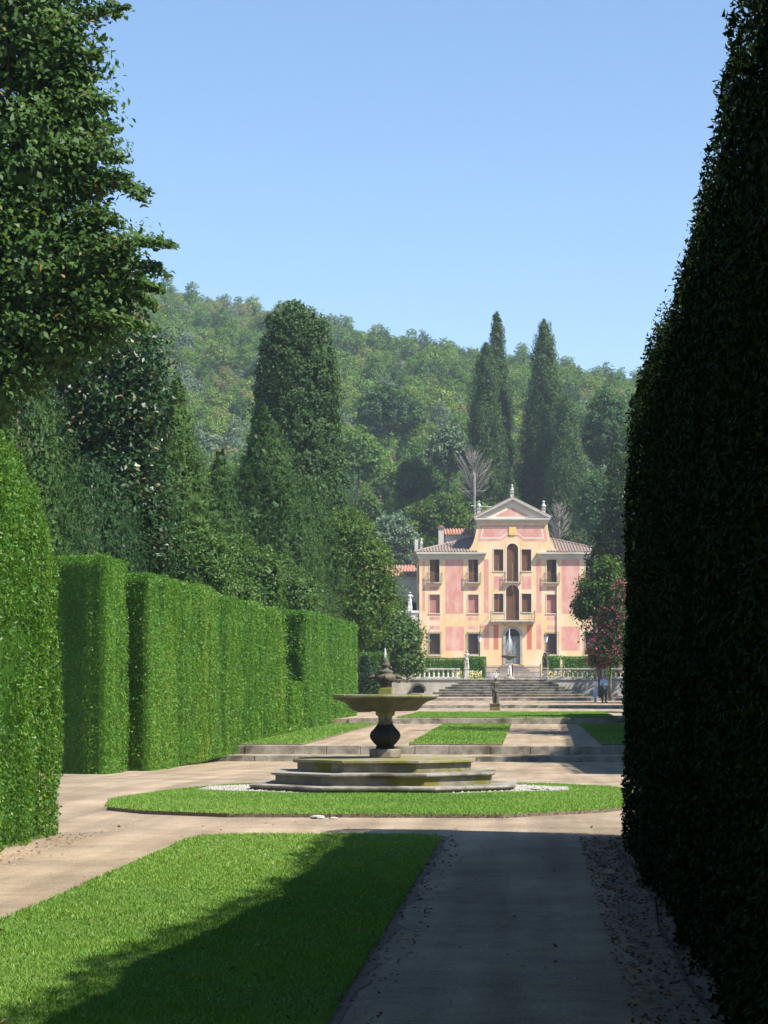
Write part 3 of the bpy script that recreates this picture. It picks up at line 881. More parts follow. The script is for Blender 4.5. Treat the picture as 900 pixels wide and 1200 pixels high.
# ------------------------------------------------------------------ low stone steps across the garden
def stone_row(root, y0, depth, z0, z1, xa, xb, wmin, wmax, mat='stone_step', jit=.012):
    x = xa
    while x < xb - .2:
        wd = random.uniform(wmin, wmax)
        x1 = min(x + wd, xb)
        m = MB(); e = random.uniform(-jit, jit); g = random.uniform(-jit, jit)
        m.box(x + .006 - root.location.x, x1 - .006 - root.location.x, y0 + g - root.location.y, y0 + depth - root.location.y, z0 - root.location.z, z1 + e - root.location.z)
        bevel(m.build('stone', mat, root), .012, 2)
        x = x1
r_ = empty('stone_step', (0, 70, -.43)); tag(r_, 'lower of two weathered stone steps behind the fountain', 'step')
stone_row(r_, 69.9, .5, -.5, -.275, -7.4, 8, .9, 1.7)
r_ = empty('stone_step', (0, 72.3, -.29)); tag(r_, 'upper of two weathered stone steps behind the fountain, at the lawn edge', 'step')
stone_row(r_, 72.2, .45, -.36, -.05, -7.0, 8, .9, 1.7)
r_ = empty('stone_step', (0, 103, .12)); tag(r_, 'pale stone step below the grass plat of the dark statue', 'step')
stone_row(r_, 102.9, .5, .05, .345, -5.2, 8, 1.2, 2.4)
r_ = empty('stone_step', (0, 150, .36)); tag(r_, 'stone step behind the dark statue, below the two visitors', 'step')
stone_row(r_, 149.8, .5, .3, .545, -9, 11, 1.6, 2.8)
r_ = empty('stone_step', (0, 180, .64)); tag(r_, 'broad stone step just below the villa stairs', 'step')
stone_row(r_, 179.8, .6, .5, .83, -9, 11, 1.8, 3.0)

# ------------------------------------------------------------------ the fountain
FC = (0.0, 39.3, 0.0)
fr = empty('fountain', FC)
tag(fr, 'mossy stone tazza fountain on three octagonal steps', 'fountain')
def octo(r, rot=math.pi / 8):
    k = r / math.cos(math.pi / 8)
    return [(k * math.cos(rot + i * math.pi / 4), k * math.sin(rot + i * math.pi / 4)) for i in range(8)]
hts = [(0.0, .15, 2.0), (.15, .335, 1.69), (.335, .52, 1.37)]
for i, (za, zb, rr) in enumerate(hts):
    t_ = MB().slab(octo(rr - .07), za - .06, zb - .062).build('tier', 'stone_mossy', fr)
    inn = rr - .62 if i < 2 else .0
    oo, ii = octo(rr), octo(max(inn, .02))
    lo = octo(rr - .04)
    for k in range(8):
        k2 = (k + 1) % 8
        def shr(p, q, e=.004):
            d = math.hypot(q[0] - p[0], q[1] - p[1]) or 1
            return (p[0] + (q[0] - p[0]) * min(e / d, .3), p[1] + (q[1] - p[1]) * min(e / d, .3))
        A, B, C_, D = shr(oo[k], oo[k2]), shr(oo[k2], oo[k]), shr(ii[k2], ii[k]), shr(ii[k], ii[k2])
        E, F = shr(lo[k], lo[k2]), shr(lo[k2], lo[k])
        e = random.uniform(-.006, .006)
        m = MB()
        v8 = [(*E, zb - .06), (*F, zb - .06), (*C_, zb - .06), (*D, zb - .06), (*A, zb - .045), (*B, zb - .045), (*A, zb - .012 + e), (*B, zb - .012 + e), (*C_, zb + e), (*D, zb + e)]
        m.raw(v8, [(3, 2, 1, 0), (0, 1, 5, 4), (4, 5, 7, 6), (6, 7, 8, 9), (1, 2, 8, 7, 5), (3, 0, 4, 6, 9), (2, 3, 9, 8)])
        bevel(m.build('coping_stone', ['stone_weathered', 'stone_weathered', 'stone_moss_top'][i], t_), .01, 2)
# octagonal baluster, bowl, upper vase
r8 = math.pi / 8
def oct_part(name, prof, mat, n=8, parent=fr, rot=r8, smooth=False):
    return MB().lathe(prof, n, (0, 0, 0), rot).build(name, mat, parent, smooth)
bevel(oct_part('plinth', [(.275, .611), (.275, .76), (.25, .765)], 'stone_mossy'), .012)
oct_part('baluster', [(.16, .765), (.17, .79), (.15, .82), (.20, .87), (.255, .94), (.27, 1.00), (.25, 1.06), (.185, 1.13), (.135, 1.20), (.115, 1.27), (.125, 1.33), (.165, 1.36), (.17, 1.42)], 'stone_algae')
bowl = oct_part('bowl', [(.18, 1.421), (.50, 1.43), (.535, 1.44), (.58, 1.475), (.63, 1.54), (.70, 1.59), (.80, 1.625), (.845, 1.635), (.86, 1.66), (.85, 1.70), (.80, 1.705), (.74, 1.68), (.4, 1.60), (.15, 1.58)], 'stone_dark', 16, rot=math.pi / 16)
rim = MB()
rimseg = 8
for k in range(rimseg):
    a0, a1 = k * math.pi / 4 + .01, (k + 1) * math.pi / 4 - .01
    m = MB(); v, f = [], []
    for j in range(5):
        a = a0 + (a1 - a0) * j / 4
        for rad, zz in ((.80, 1.704), (.87, 1.665), (.885, 1.69), (.88, 1.715), (.80, 1.722)):
            v.append((rad * math.cos(a), rad * math.sin(a), zz))
    for j in range(4):
        for q in range(5):
            f.append((j * 5 + q, j * 5 + (q + 1) % 5, (j + 1) * 5 + (q + 1) % 5, (j + 1) * 5 + q))
    f += [(0, 1, 2, 3, 4), (24, 23, 22, 21, 20)]
    m.raw(v, f).build('rim_stone', 'stone_moss_top', bowl)
MB().lathe([(.01, 1.64), (.70, 1.641), (.70, 1.66), (.01, 1.661)], 24).build('water', 'water', bowl)
bevel(MB().box(-.115, .115, -.115, .115, 1.58, 1.84).build('upper_block', 'stone_moss_top', fr), .01)
vase = oct_part('vase', [(.07, 1.84), (.085, 1.86), (.07, 1.88), (.10, 1.91), (.155, 1.96), (.175, 2.01), (.165, 2.05), (.125, 2.085), (.115, 2.10), (.14, 2.12), (.10, 2.15), (.06, 2.165), (.055, 2.20), (.085, 2.23), (.085, 2.25), (.05, 2.29), (.06, 2.31), (.035, 2.36), (.02, 2.37)], 'stone_dark', 16, smooth=True)
for k in range(4):
    a = k * math.pi / 2 + .1
    dx, dy = math.cos(a), math.sin(a)
    m = MB().tube([(dx * .13, dy * .13, 2.02), (dx * .2, dy * .2, 2.035), (dx * .25, dy * .25, 2.02), (dx * .285, dy * .285, 1.995)], [.03, .036, .03, .012], 8)
    m.ball((dx * .2, dy * .2, 2.06), (.022, .022, .03), 8, 6)
    m.build('spout', 'stone_dark', vase, True)
MB().tube([(0, 0, 2.36), (.003, 0, 2.43), (0, .003, 2.50), (0, 0, 2.54)], [.014, .017, .013, .004], 8).build('water_jet', 'water_spray', fr, True)
# everything above the top step was laid out 15 % too tall: settle it onto the steps
def settle(o):
    for v_ in o.data.vertices:
        v_.co.x *= .93; v_.co.y *= .93
        v_.co.z = .52 + (v_.co.z - .61) * .869
    for c_ in o.children:
        settle(c_)
for o in list(fr.children):
    if not o.name.startswith('tier'):
        settle(o)
# pebble apron round the steps
ap = MB().slab([(x, y * .70 + 39.3) for x, y in octo(2.85)], -.02, .056).build('pebble_apron', 'pebble'); ap['kind'] = 'structure'
# a few loose stones on the apron and at the lawn's front edge
for (x, y, s, lab) in ((2.3, 38.6, .09, 'larger pale loose stone on the pebble apron beside the fountain steps'), (2.5, 38.8, .055, 'smaller pale loose stone on the pebble apron beside the fountain steps'),
                     (-.35, 31.2, .10, 'flat pale stone on the gravel before the round lawn'), (-.15, 31.15, .06, 'little pale chip beside the flat stone before the round lawn')):
    m = MB().ball((0, 0, 0), (s, s * .7, s * .3), 8, 5)
    m.v = [(a * random.uniform(.85, 1.15), b * random.uniform(.85, 1.15), c * random.uniform(.8, 1.1)) for a, b, c in m.v]
    o = m.build('loose_stone', 'stone_grey', None, False, (x, y, (.056 if y > 35 else 0) + s * .2))
    tag(o, lab, 'stone', 'loose stones near the fountain')

# ------------------------------------------------------------------ statues and figures
def figure_mesh(name, caps, balls, vox=.02, smooth=4):
    """one continuous body: tapered limbs fused by a voxel remesh"""
    m = MB()
    for p0, r0, p1, r1 in caps:
        p0, p1 = Vector(p0), Vector(p1)
        m.tube([p0, p0.lerp(p1, .5), p1], [r0, (r0 + r1) / 2, r1], 10)
        m.ball(p0, r0, 10, 8); m.ball(p1, r1, 10, 8)
    for c, r in balls:
        m.ball(c, r, 14, 10)
    me = m.mesh(name, True)
    return me, vox, smooth

def fig_obj(name, spec, mat, parent=None, loc=None):
    me, vox, sm = spec
    o = add(name, me, mat, parent, loc)
    r = o.modifiers.new('fuse', 'REMESH'); r.mode = 'VOXEL'; r.voxel_size = vox; r.use_smooth_shade = True
    if sm:
        s = o.modifiers.new('soften', 'SMOOTH'); s.iterations = sm; s.factor = .5
    return o

def fingers(hand, dirv, side, pal=.045, k=1.0):
    """palm + four fingers and a thumb as capsules"""
    hand, dirv, side = Vector(hand), Vector(dirv).normalized(), Vector(side).normalized()
    nrm = dirv.cross(side).normalized()
    out = [(hand, .026 * k, hand + dirv * .07 * k, .03 * k)]
    tip = hand + dirv * .075 * k
    for i, L in enumerate((.062, .072, .067, .05)):
        b = tip + side * (i - 1.5) * .02 * k
        c = b + dirv * L * .55 * k + nrm * .008 * k
        out += [(b, .0095 * k, c, .009 * k), (c, .009 * k, c + dirv * L * .4 * k + nrm * .022 * k, .008 * k)]
    b = hand + dirv * .02 * k - side * .03 * k
    c = b + dirv * .035 * k - side * .022 * k
    out += [(b, .012 * k, c, .011 * k), (c, .011 * k, c + dirv * .03 * k + nrm * .012 * k, .009 * k)]
    return out

def statue_spec(s=1.0, arm='up', lean=.05):
    """draped standing figure, weight on one leg, about 1.6 s tall"""
    L = lean
    caps = [((-.09, 0, .04), .06, (-.10, 0, .45), .075), ((-.10, 0, .45), .08, (-.08 , 0, .85), .11),
            ((.11, -.06, .04), .055, (.13, -.07, .45), .07), ((.13, -.07, .45), .075, (.08, 0, .85), .11),
            ((0, 0, .85), .155, (L * .5, 0, 1.05), .125), ((L * .5, 0, 1.05), .125, (L, 0, 1.28), .15), ((L, 0, 1.3), .14, (L, 0, 1.42), .06),
            ((L, 0, 1.4), .055, (L, -.01, 1.5), .05), ((L - .2, 0, 1.36), .06, (L + .2, 0, 1.36), .06),
            # drapery falling from the hip to the plinth
            ((.10, .03, .95), .10, (.17, .05, .05), .12), ((-.05, .08, .9), .10, (-.02, .1, .05), .13), ((-.13, -.02, .95), .07, (.16, -.08, .75), .06)]
    if arm == 'up':
        caps += [((L + .2, 0, 1.36), .052, (L + .3, -.06, 1.2), .045), ((L + .3, -.06, 1.2), .043, (L + .17, -.16, 1.38), .032)]
    else:
        caps += [((L + .2, 0, 1.36), .052, (L + .27, .02, 1.1), .045), ((L + .27, .02, 1.1), .043, (L + .17, -.14, 1.0), .032)]
    caps += [((L - .2, 0, 1.36), .052, (L - .28, .03, 1.12), .045), ((L - .28, .03, 1.12), .043, (L - .17, -.11, .98), .032)]
    balls = [((L, -.015, 1.6), (.085, .10, .115)), ((L, -.115, 1.585), (.017, .02, .022)), ((L, .04, 1.635), (.095, .10, .09)), ((L - .088, 0, 1.59), (.015, .02, .03)), ((L + .088, 0, 1.59), (.015, .02, .03))]
    caps = [(Vector(a) * s, r * s, Vector(b) * s, q * s) for a, r, b, q in caps]
    balls = [(tuple(Vector(c) * s), tuple(x * s for x in r)) for c, r in balls]
    return figure_mesh('figure', caps, balls, .022 * s, 3)

def statue(label, loc, ped_h, s, mat='stone_statue', arm='up', rz=0, pm='stone_grey', pw=.24):
    root = empty('statue', loc, rz)
    tag(root, label, 'statue')
    fig_obj('figure', statue_spec(s, arm), mat, root, (0, 0, ped_h))
    m = MB().box(-pw * 1.25, pw * 1.25, -pw * 1.25, pw * 1.25, -.05, ped_h * .12).box(-pw, pw, -pw, pw, ped_h * .121, ped_h * .88).box(-pw * 1.2, pw * 1.2, -pw * 1.2, pw * 1.2, ped_h * .881, ped_h - .002)
    bevel(m.build('pedestal', pm, root), .012)
    return root

# ------------------------------------------------------------------ terrace: stairs, retaining wall, balustrade
st = empty('stairs', (0, 191, .87)); tag(st, 'wide stone stairs spreading out below the villa terrace', 'stairs')
NS = 7
for i in range(NS):
    hw = 5.8 - (5.8 - 3.2) * i / (NS - 1)
    y0 = 191 + i * .95
    z1 = .87 + (2.2 - .87) * (i + 1) / NS
    x = -hw
    bas = MB().box(-hw, hw, y0 + .04 - 191, 198.2 - 191, -.1 + (i * .19 if i else 0), z1 - .061 - .87).build('step', 'stone_step', st)
    while x < hw - .1:
        x1 = min(x + random.uniform(1.6, 2.6), hw)
        bevel(MB().box(x + .005, x1 - .005, y0 - 191 - .03, y0 + 1.0 - 191, z1 - .06 - .87, z1 + random.uniform(-.006, .006) - .87).build('tread_stone', 'stone_step', bas), .012)
        x = x1
for sx, lab in ((-1, 'pale plastered retaining wall carrying the sunlit balustrade'), (1, 'shaded retaining wall carrying the dark balustrade by the pink shrub')):
    rw = empty('retaining_wall', (sx * 3.2, 197.6, .88)); tag(rw, lab, 'wall')
    xa, xb = (0.0, sx * 12.0)
    lo, hi = min(xa, xb), max(xa, xb)
    MB().box(lo, hi, 0, .5, -.3, 1.24).build('wall_face', 'wall_plaster', rw)
    x = lo
    while x < hi - .1:
        x1 = min(x + random.uniform(1.4, 2.1), hi)
        bevel(MB().box(x + .004, x1 - .004, -.07, .55, 1.242, 1.36 + random.uniform(-.004, .004)).build('coping_stone', 'stone_grey', rw), .015)
        x = x1
BAL = MB().lathe([(.075, 0), (.075, .05), (.045, .07), (.05, .10), (.085, .20), (.08, .27), (.045, .40), (.04, .46), (.06, .49), (.06, .54)], 10).mesh('baluster', True)
BAL.materials.append(MATS['stone_white'])
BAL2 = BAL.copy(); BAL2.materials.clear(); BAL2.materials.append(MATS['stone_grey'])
TZ = 2.24
for sx, lab in ((-1, 'sunlit white stone balustrade left of the stair statue'), (1, 'dark shaded stone balustrade running under the pink shrub')):
    bl = empty('balustrade', (sx * 3.2, 197.85, TZ)); tag(bl, lab, 'balustrade')
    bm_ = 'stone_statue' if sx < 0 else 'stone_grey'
    n = 30
    a, b = sorted((sx * .30, sx * 11.6))
    bevel(MB().box(a, b, -.12, .12, .0, .13).build('base_rail', bm_, bl), .015)
    bevel(MB().box(a, b, -.14, .14, .672, .80).build('top_rail', bm_, bl), .02)
    for k in range(n + 1):
        x = sx * (.50 + k * .365)
        if x * sx > 11.5:
            break
        if abs(x * sx - 4.15) < .2:
            bevel(MB().box(x - .17, x + .17, -.17, .17, .0, .84).build('post', bm_, bl), .015)
            continue
        add('baluster', BAL if sx < 0 else BAL2, None, bl, (x, 0, .131))
statue('white draped stone statue on the post left of the stair head', (-3.0, 197.8, TZ - .02), .85, .78, 'stone_statue', 'up', .15, 'stone_statue', .17)
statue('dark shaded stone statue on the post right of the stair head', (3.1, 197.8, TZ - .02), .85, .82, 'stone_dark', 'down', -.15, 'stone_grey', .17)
# reclining animal group on the balustrade pier
lp = P(490, 783, 197.8)
rc = empty('stone_lion', (lp.x, 197.8, TZ + .84)); tag(rc, 'small white stone lion group on the balustrade pier behind the fountain', 'statue')
caps = [((-.22, 0, .12), .12, (.2, 0, .16), .13), ((.2, 0, .18), .1, (.3, -.03, .34), .09), ((-.22, -.1, .1), .07, (-.1, -.14, .05), .045), ((.2, -.1, .1), .05, (.32, -.14, .05), .04),
        ((.2, .1, .1), .05, (.32, .12, .05), .04), ((-.3, 0, .1), .03, (-.42, .05, .2), .025)]
fig_obj('figure', figure_mesh('figure', caps, [((.32, -.05, .38), (.1, .09, .1)), ((.41, -.06, .35), (.05, .05, .045)), ((.26, -.02, .4), (.11, .12, .12))], .02, 2), 'stone_statue', rc)
# grotto fountain against the retaining wall
gt = empty('grotto', (P(490, 800, 196.9).x, 197.3, .88)); tag(gt, 'dark arched grotto niche set against the retaining wall', 'grotto')
arch = [(-.62 + 0, 0)] + [(.62 * math.cos(math.pi - math.pi * k / 10), .55 + .62 * math.sin(math.pi - math.pi * k / 10)) for k in range(11)] + [(.62, 0)]
MB().prism(arch, -.02, .2).build('niche', 'dark_inside', gt)
gt.scale = (.72, .8, .72)
outer = MB()
for k in range(12):
    a0 = math.pi * k / 12; a1 = math.pi * (k + 1) / 12 - .03
    v = []
    for yy in (-.25, .25):
        for rr_, aa in ((.63, a0), (.86, a0), (.86, a1), (.63, a1)):
            v.append((rr_ * math.cos(aa), yy, .55 + rr_ * math.sin(aa) * random.uniform(.97, 1.03)))
    MB().raw(v, [(0, 1, 2, 3), (7, 6, 5, 4), (0, 4, 5, 1), (1, 5, 6, 2), (2, 6, 7, 3), (3, 7, 4, 0)]).build('stone', 'stone_dark', gt)
MB().lathe([(.5, -.03), (.75, .0), (.8, .32), (.72, .34), (.66, .22)], 16, (0, -.6, 0)).build('basin', 'stone_grey', gt)

# dark statue on the axis, with splashing water
ds_ = statue('dark mossy stone cherub statue on the garden axis before the stairs', (P(580, 833, 136).x, 136, GZ(136)), .38, .80, 'stone_dark', 'up', 0, 'stone_mossy', .26)
sp = MB()
for k in range(26):
    a = rng.uniform(0, 6.28); r_1 = rng.uniform(.02, .28)
    h0 = 1.72 + rng.uniform(0, .5) * (1 - r_1)
    sp.tube([(math.cos(a) * r_1 * .3, math.sin(a) * r_1 * .3, 1.66), (math.cos(a) * r_1, math.sin(a) * r_1, h0), (math.cos(a) * r_1 * 1.3, math.sin(a) * r_1 * 1.3, h0 - .14)], [.012, .010, .004], 5)
sp.build('water_spray', 'water_spray', ds_, True)
# small tazza fountain in front of the iron fence
f2 = empty('small_fountain', (P(597, 795, 222).x, 222, GZ(222))); tag(f2, 'small fountain of a white figure under a dark mushroom-shaped dish', 'fountain')
fig_obj('figure', statue_spec(.78, 'up', .03), 'stone_white', f2, (0, 0, .35))
bevel(MB().lathe([(.45, -.05), (.45, .12), (.28, .16), (.24, .35), (.28, .36)], 8).build('pedestal', 'stone_grey', f2), .01)
MB().lathe([(.06, 1.55), (.09, 1.62), (.25, 1.74), (.62, 1.86), (.74, 1.95), (.72, 1.99), (.3, 2.1), (.1, 2.2), (.04, 2.34)], 16).build('dish', 'stone_dark', f2, True)
MB().tube([(0, 0, 2.3), (.02, 0, 3.2), (0, .01, 3.9), (.03, 0, 4.35)], [.045, .05, .04, .015], 8).build('water_jet', 'water_spray', f2, True)
js = MB()
for k in range(14):
    a = rng.uniform(0, 6.28); q = rng.uniform(.1, .4)
    js.tube([(0, 0, 3.0 + rng.uniform(0, 1.1)), (math.cos(a) * q * .6, math.sin(a) * q * .6, 3.3), (math.cos(a) * q, math.sin(a) * q, 2.5)], [.02, .02, .008], 5)
js.build('water_spray', 'water_spray', f2, True)
# iron fence of thin pickets
fe = empty('iron_fence', (0.25, 229, GZ(229))); tag(fe, 'low grey iron picket fence in front of the villa door', 'fence')
m = MB().box(-2.45, 2.5, -.02, .02, .12, .17).box(-2.45, 2.5, -.02, .02, .55, .59).box(-2.45, 2.5, -.02, .02, .98, 1.03)
m.build('rail', 'fence_grey', fe)
pk = MB()
for k in range(46):
    x = -2.43 + k * .108
    pk.tube([(x, -.03, 0), (x, -.03, 1.13)], .024, 5); pk.lathe([(.001, 0), (.022, .03), (.001, .09)], 6, (x, -.03, 1.13))
o = pk.build('picket', 'fence_grey', fe); o['kind'] = 'stuff'
for x in (-2.45, 0, 2.5):
    MB().box(x - .035, x + .035, .03, .10, 0, 1.2).ball((x, .065, 1.25), .055).build('post', 'iron', fe)
# clipped hedges and flowers on the terrace
hedge('hedge', 'square clipped hedge on the terrace behind the white statue', -4.2, -2.35, 241, 242.5, 2.0, 'leaf_hedge', .14, ('-y', '+x', '+z'), 1.2, seed=21)
hedge('hedge', 'long low clipped hedge under the villa windows behind the sunlit balustrade', -9.8, -4.3, 243, 244.3, 1.85, 'leaf_hedge', .14, ('-y', '+x', '+z'), 1.2, seed=22)
hedge('hedge', 'square clipped hedge on the terrace behind the dark statue', 3.0, 4.8, 241, 242.5, 2.05, 'leaf_hedge', .14, ('-y', '-x', '+z'), 1.2, seed=23)
hedge('hedge', 'long low clipped hedge under the villa windows behind the dark balustrade', 4.9, 10.5, 243, 244.3, 2.0, 'leaf_hedge', .14, ('-y', '-x', '+z'), 1.2, seed=24)
for xa, xb, lab in ((-4.4, -2.0, 'yellow and white flowers by the hedge left of the fence'), (2.8, 7.2, 'pale flowers behind the dark balustrade')):
    n = 900
    C = np.stack([rng.uniform(xa, xb, n), rng.uniform(205, 207, n), GZ(206) + rng.uniform(.0, .65, n)], -1)
    V = leaves(C, np.tile([0, -.6, .6], (n, 1)), np.full(n, .12), .8, None, .1, .6)
    o = add('flowers', quads_mesh('flowers', V, rng.uniform(0, .95, n)), 'petal'); o['kind'] = 'stuff'; tag(o, lab, 'flowers')

# ------------------------------------------------------------------ two visitors
def person(label, loc, rz, h, shirt, trousers, hair, female):
    s = h / 1.75
    root = empty('person', loc, rz); tag(root, label, 'person', 'visitors by the retaining wall')
    sh = .185 if not female else .165
    hipw = .09
    arms = []
    for sx in (-1, 1):
        arms += [((sx * sh, 0, 1.42), .05, (sx * (sh + .06), -.03, 1.14), .042), ((sx * (sh + .06), -.03, 1.14), .04, (sx * .09, -.25, 1.10 + .04 * sx), .029)]
        arms += fingers((sx * .09, -.25, 1.10 + .04 * sx), (-sx * .5, -.7, .05), (0, -.1, 1))
    legs = []
    for sx, fy in ((-1, .03), (1, -.05)):
        legs += [((sx * hipw, 0, .9), .088, (sx * .1, fy - .02, .48), .06), ((sx * .1, fy - .02, .48), .058, (sx * .1, fy + .02, .09), .038), ((sx * .1, fy + .03, .04), .036, (sx * .12, fy - .15, .03), .03)]
    torso = [((0, 0, .92), .125, (0, .0, 1.12), .115), ((0, 0, 1.12), .12, (0, 0, 1.36), .135), ((-sh + .02, 0, 1.42), .055, (sh - .02, 0, 1.42), .055), ((0, 0, 1.42), .06, (0, -.025, 1.56), .052)]
    head = [((0, -.05, 1.65), (.075, .095, .112)), ((0, -.15, 1.635), (.014, .02, .022)), ((-.078, -.04, 1.645), (.014, .02, .03)), ((.078, -.04, 1.645), (.014, .02, .03)), ((0, -.125, 1.585), (.035, .025, .02))]
    S = lambda L: [(Vector(a) * s, r * s, Vector(b) * s, q * s) for a, r, b, q in L]
    SB = lambda L: [(tuple(Vector(c) * s), tuple(x * s for x in r)) for c, r in L]
    fig_obj('body', figure_mesh('body', S(torso + arms + legs), SB(head), .0095 * s, 2), 'skin', root)
    grow = lambda L, g: [(a, r + g, b, q + g) for a, r, b, q in L]
    up = [a for a in arms[:1]] + [a for a in arms[len(arms) // 2:len(arms) // 2 + 1]]
    fig_obj('shirt', figure_mesh('shirt', S(grow(torso[:3] + up, .018)), [], .014, 2), shirt, root)
    lg = [legs[0], legs[3]] + ([(legs[1][0], legs[1][1], Vector(legs[1][0]).lerp(Vector(legs[1][2]), .65), .045), (legs[4][0], legs[4][1], Vector(legs[4][0]).lerp(Vector(legs[4][2]), .65), .045)] if female else [legs[1], legs[4]])
    fig_obj('trousers', figure_mesh('trousers', S(grow([((-.06, 0, .93), .11, (.06, 0, .93), .11)] + lg, .02)), [], .014, 2), trousers, root)
    fig_obj('hair', figure_mesh('hair', S([((0, -.02, 1.71), .07, (0, .03, 1.60 if female else 1.66), .065)]), SB([((0, -.04, 1.70), (.085, .10, .085))]), .014, 2), hair, root)
    for k in (2, 5):
        a, r, b, q = legs[k]
        fig_obj('shoe', figure_mesh('shoe', S([(a, r + .014, b, q + .016)]), [], .014, 1), 'cloth_white' if female else 'shoe', root)
    return root
pm = P(708, 827, 166); pf = P(698, 828, 164)
person('person in a light blue shirt and dark trousers looking down at a leaflet', (pm.x, 166, GZ(166)), .35, 1.76, 'cloth_shirt', 'cloth_khaki', 'hair_grey', False)
person('person in a white top and pale blue cropped trousers standing beside the shirted visitor', (pf.x, 164.6, GZ(164.6)), -.9, 1.62, 'cloth_white', 'cloth_blue', 'hair_dark', True)
lf = MB().raw([(-.13, 0, 0), (0, -.03, .02), (.13, 0, 0), (.13, .12, .16), (0, .09, .18), (-.13, .12, .16)], [(0, 1, 4, 5), (1, 2, 3, 4)])
o = lf.build('leaflet', 'paper', None, False, (pm.x + .12, 166 - .35, GZ(166) + 1.10)); o.rotation_euler = (0, 0, .35)
so = o.modifiers.new('thick', 'SOLIDIFY'); so.thickness = .004
tag(o, 'folded white leaflet held by the shirted visitor', 'leaflet')
# ------------------------------------------------------------------ the villa
VX = P(601, 787, 288).x
villa = empty('villa', (VX, 288, 3.28), R(4.0))
tag(villa, 'pink and peach baroque villa with pedimented attic and shuttered windows', 'villa')
fx = lambda x: (x - 483) / 31.25
fz = lambda y: (711 - y) / 31.25
OPEN = []                                    # x0, x1, z0, z1, arched, kind
for c in (-274, -138, 138, 274):
    OPEN.append((c - 18, c + 18, 648, 577, False, 'grille'))
    OPEN.append((c - 18, c + 18, 506, 440, False, 'pink'))
    OPEN.append((c - 17, c + 17, 397, 316, False, 'tall'))
for c in (-49, 49):
    OPEN.append((c - 16.5, c + 16.5, 502, 437, False, 'brown'))
    OPEN.append((c - 16.5, c + 16.5, 357, 281, False, 'brown'))
OPEN.append((-20, 20, 395, 260, True, 'brownarch'))
OPEN.append((-23, 23, 530, 406, True, 'brownarch'))
OPEN.append((-25, 25, 684, 560, True, 'door'))
OPEN = [(a / 31.25, b / 31.25, fz(c), fz(d), e, k) for a, b, c, d, e, k in OPEN]
DEPTH = .3

def wall_sheet(x0, x1, z0, z1, ops, mb):
    ops = [o for o in ops if o[0] > x0 - .01 and o[1] < x1 + .01]
    X = sorted({x0, x1, *[o[0] for o in ops], *[o[1] for o in ops]})
    Z = sorted({z0, z1, *[o[2] for o in ops], *[o[3] for o in ops]})
    for a, b in zip(X, X[1:]):
        for c, d in zip(Z, Z[1:]):
            mx_, mz_ = (a + b) / 2, (c + d) / 2
            if any(o[0] < mx_ < o[1] and o[2] < mz_ < o[3] for o in ops):
                continue
            mb.raw([(a, 0, c), (b, 0, c), (b, 0, d), (a, 0, d)], [(0, 1, 2, 3)])
    for a, b, c, d, arched, k in ops:
        if not arched:
            pts = [(a, c), (b, c), (b, d), (a, d)]
        else:
            r = (b - a) / 2; zc = d - r; xc = (a + b) / 2
            arc = [(xc + r * math.cos(math.pi * j / 14), zc + r * math.sin(math.pi * j / 14)) for j in range(15)]
            pts = [(a, c), (b, c)] + arc
            for j in range(14):                      # spandrels
                cor = (b, d) if j < 7 else (a, d)
                mb.raw([(arc[j][0], 0, arc[j][1]), (arc[j + 1][0], 0, arc[j + 1][1]), (cor[0], 0, cor[1])], [(0, 1, 2)])
        n = len(pts)
        mb.raw([(x, 0, z) for x, z in pts] + [(x, DEPTH + .1, z) for x, z in pts], [(i, (i + 1) % n, (i + 1) % n + n, i + n) for i in range(n)])
HW = 10.5
wm = MB()
wall_sheet(-HW, -3.3, 0, 12.95, OPEN, wm)
wall_sheet(-3.3, 3.3, 0, 14.7, OPEN, wm)
wall_sheet(3.3, HW, 0, 12.95, OPEN, wm)
wm.raw([(-HW, 0, 0), (-HW, 0, 12.95), (-HW, 13, 12.95), (-HW, 13, 0), (HW, 0, 0), (HW, 0, 12.95), (HW, 13, 12.95), (HW, 13, 0)], [(0, 1, 2, 3), (7, 6, 5, 4), (3, 2, 6, 7)])
me = bpy.data.meshes.new('wall'); me.from_pydata(wm.v, [], wm.f); me.update()
wall = add('wall', me, 'peach', villa)
# attic with curved shoulders
half = [(3.3, 13.0), (5.05, 13.0), (5.05, 13.62), (4.72, 13.95), (4.45, 14.45), (4.22, 15.1), (4.08, 15.8), (3.98, 16.5), (3.95, 16.95)]
poly = half + [(-x, z) for x, z in reversed(half)] + [(-3.3, 14.7), (3.3, 14.7)]
attic = MB().prism(poly, 0, .8).build('attic', 'peach', villa)
MB().box(-3.9, 3.9, .81, 9, 12.9, 16.9).build('attic_block', 'wing_plaster', attic)
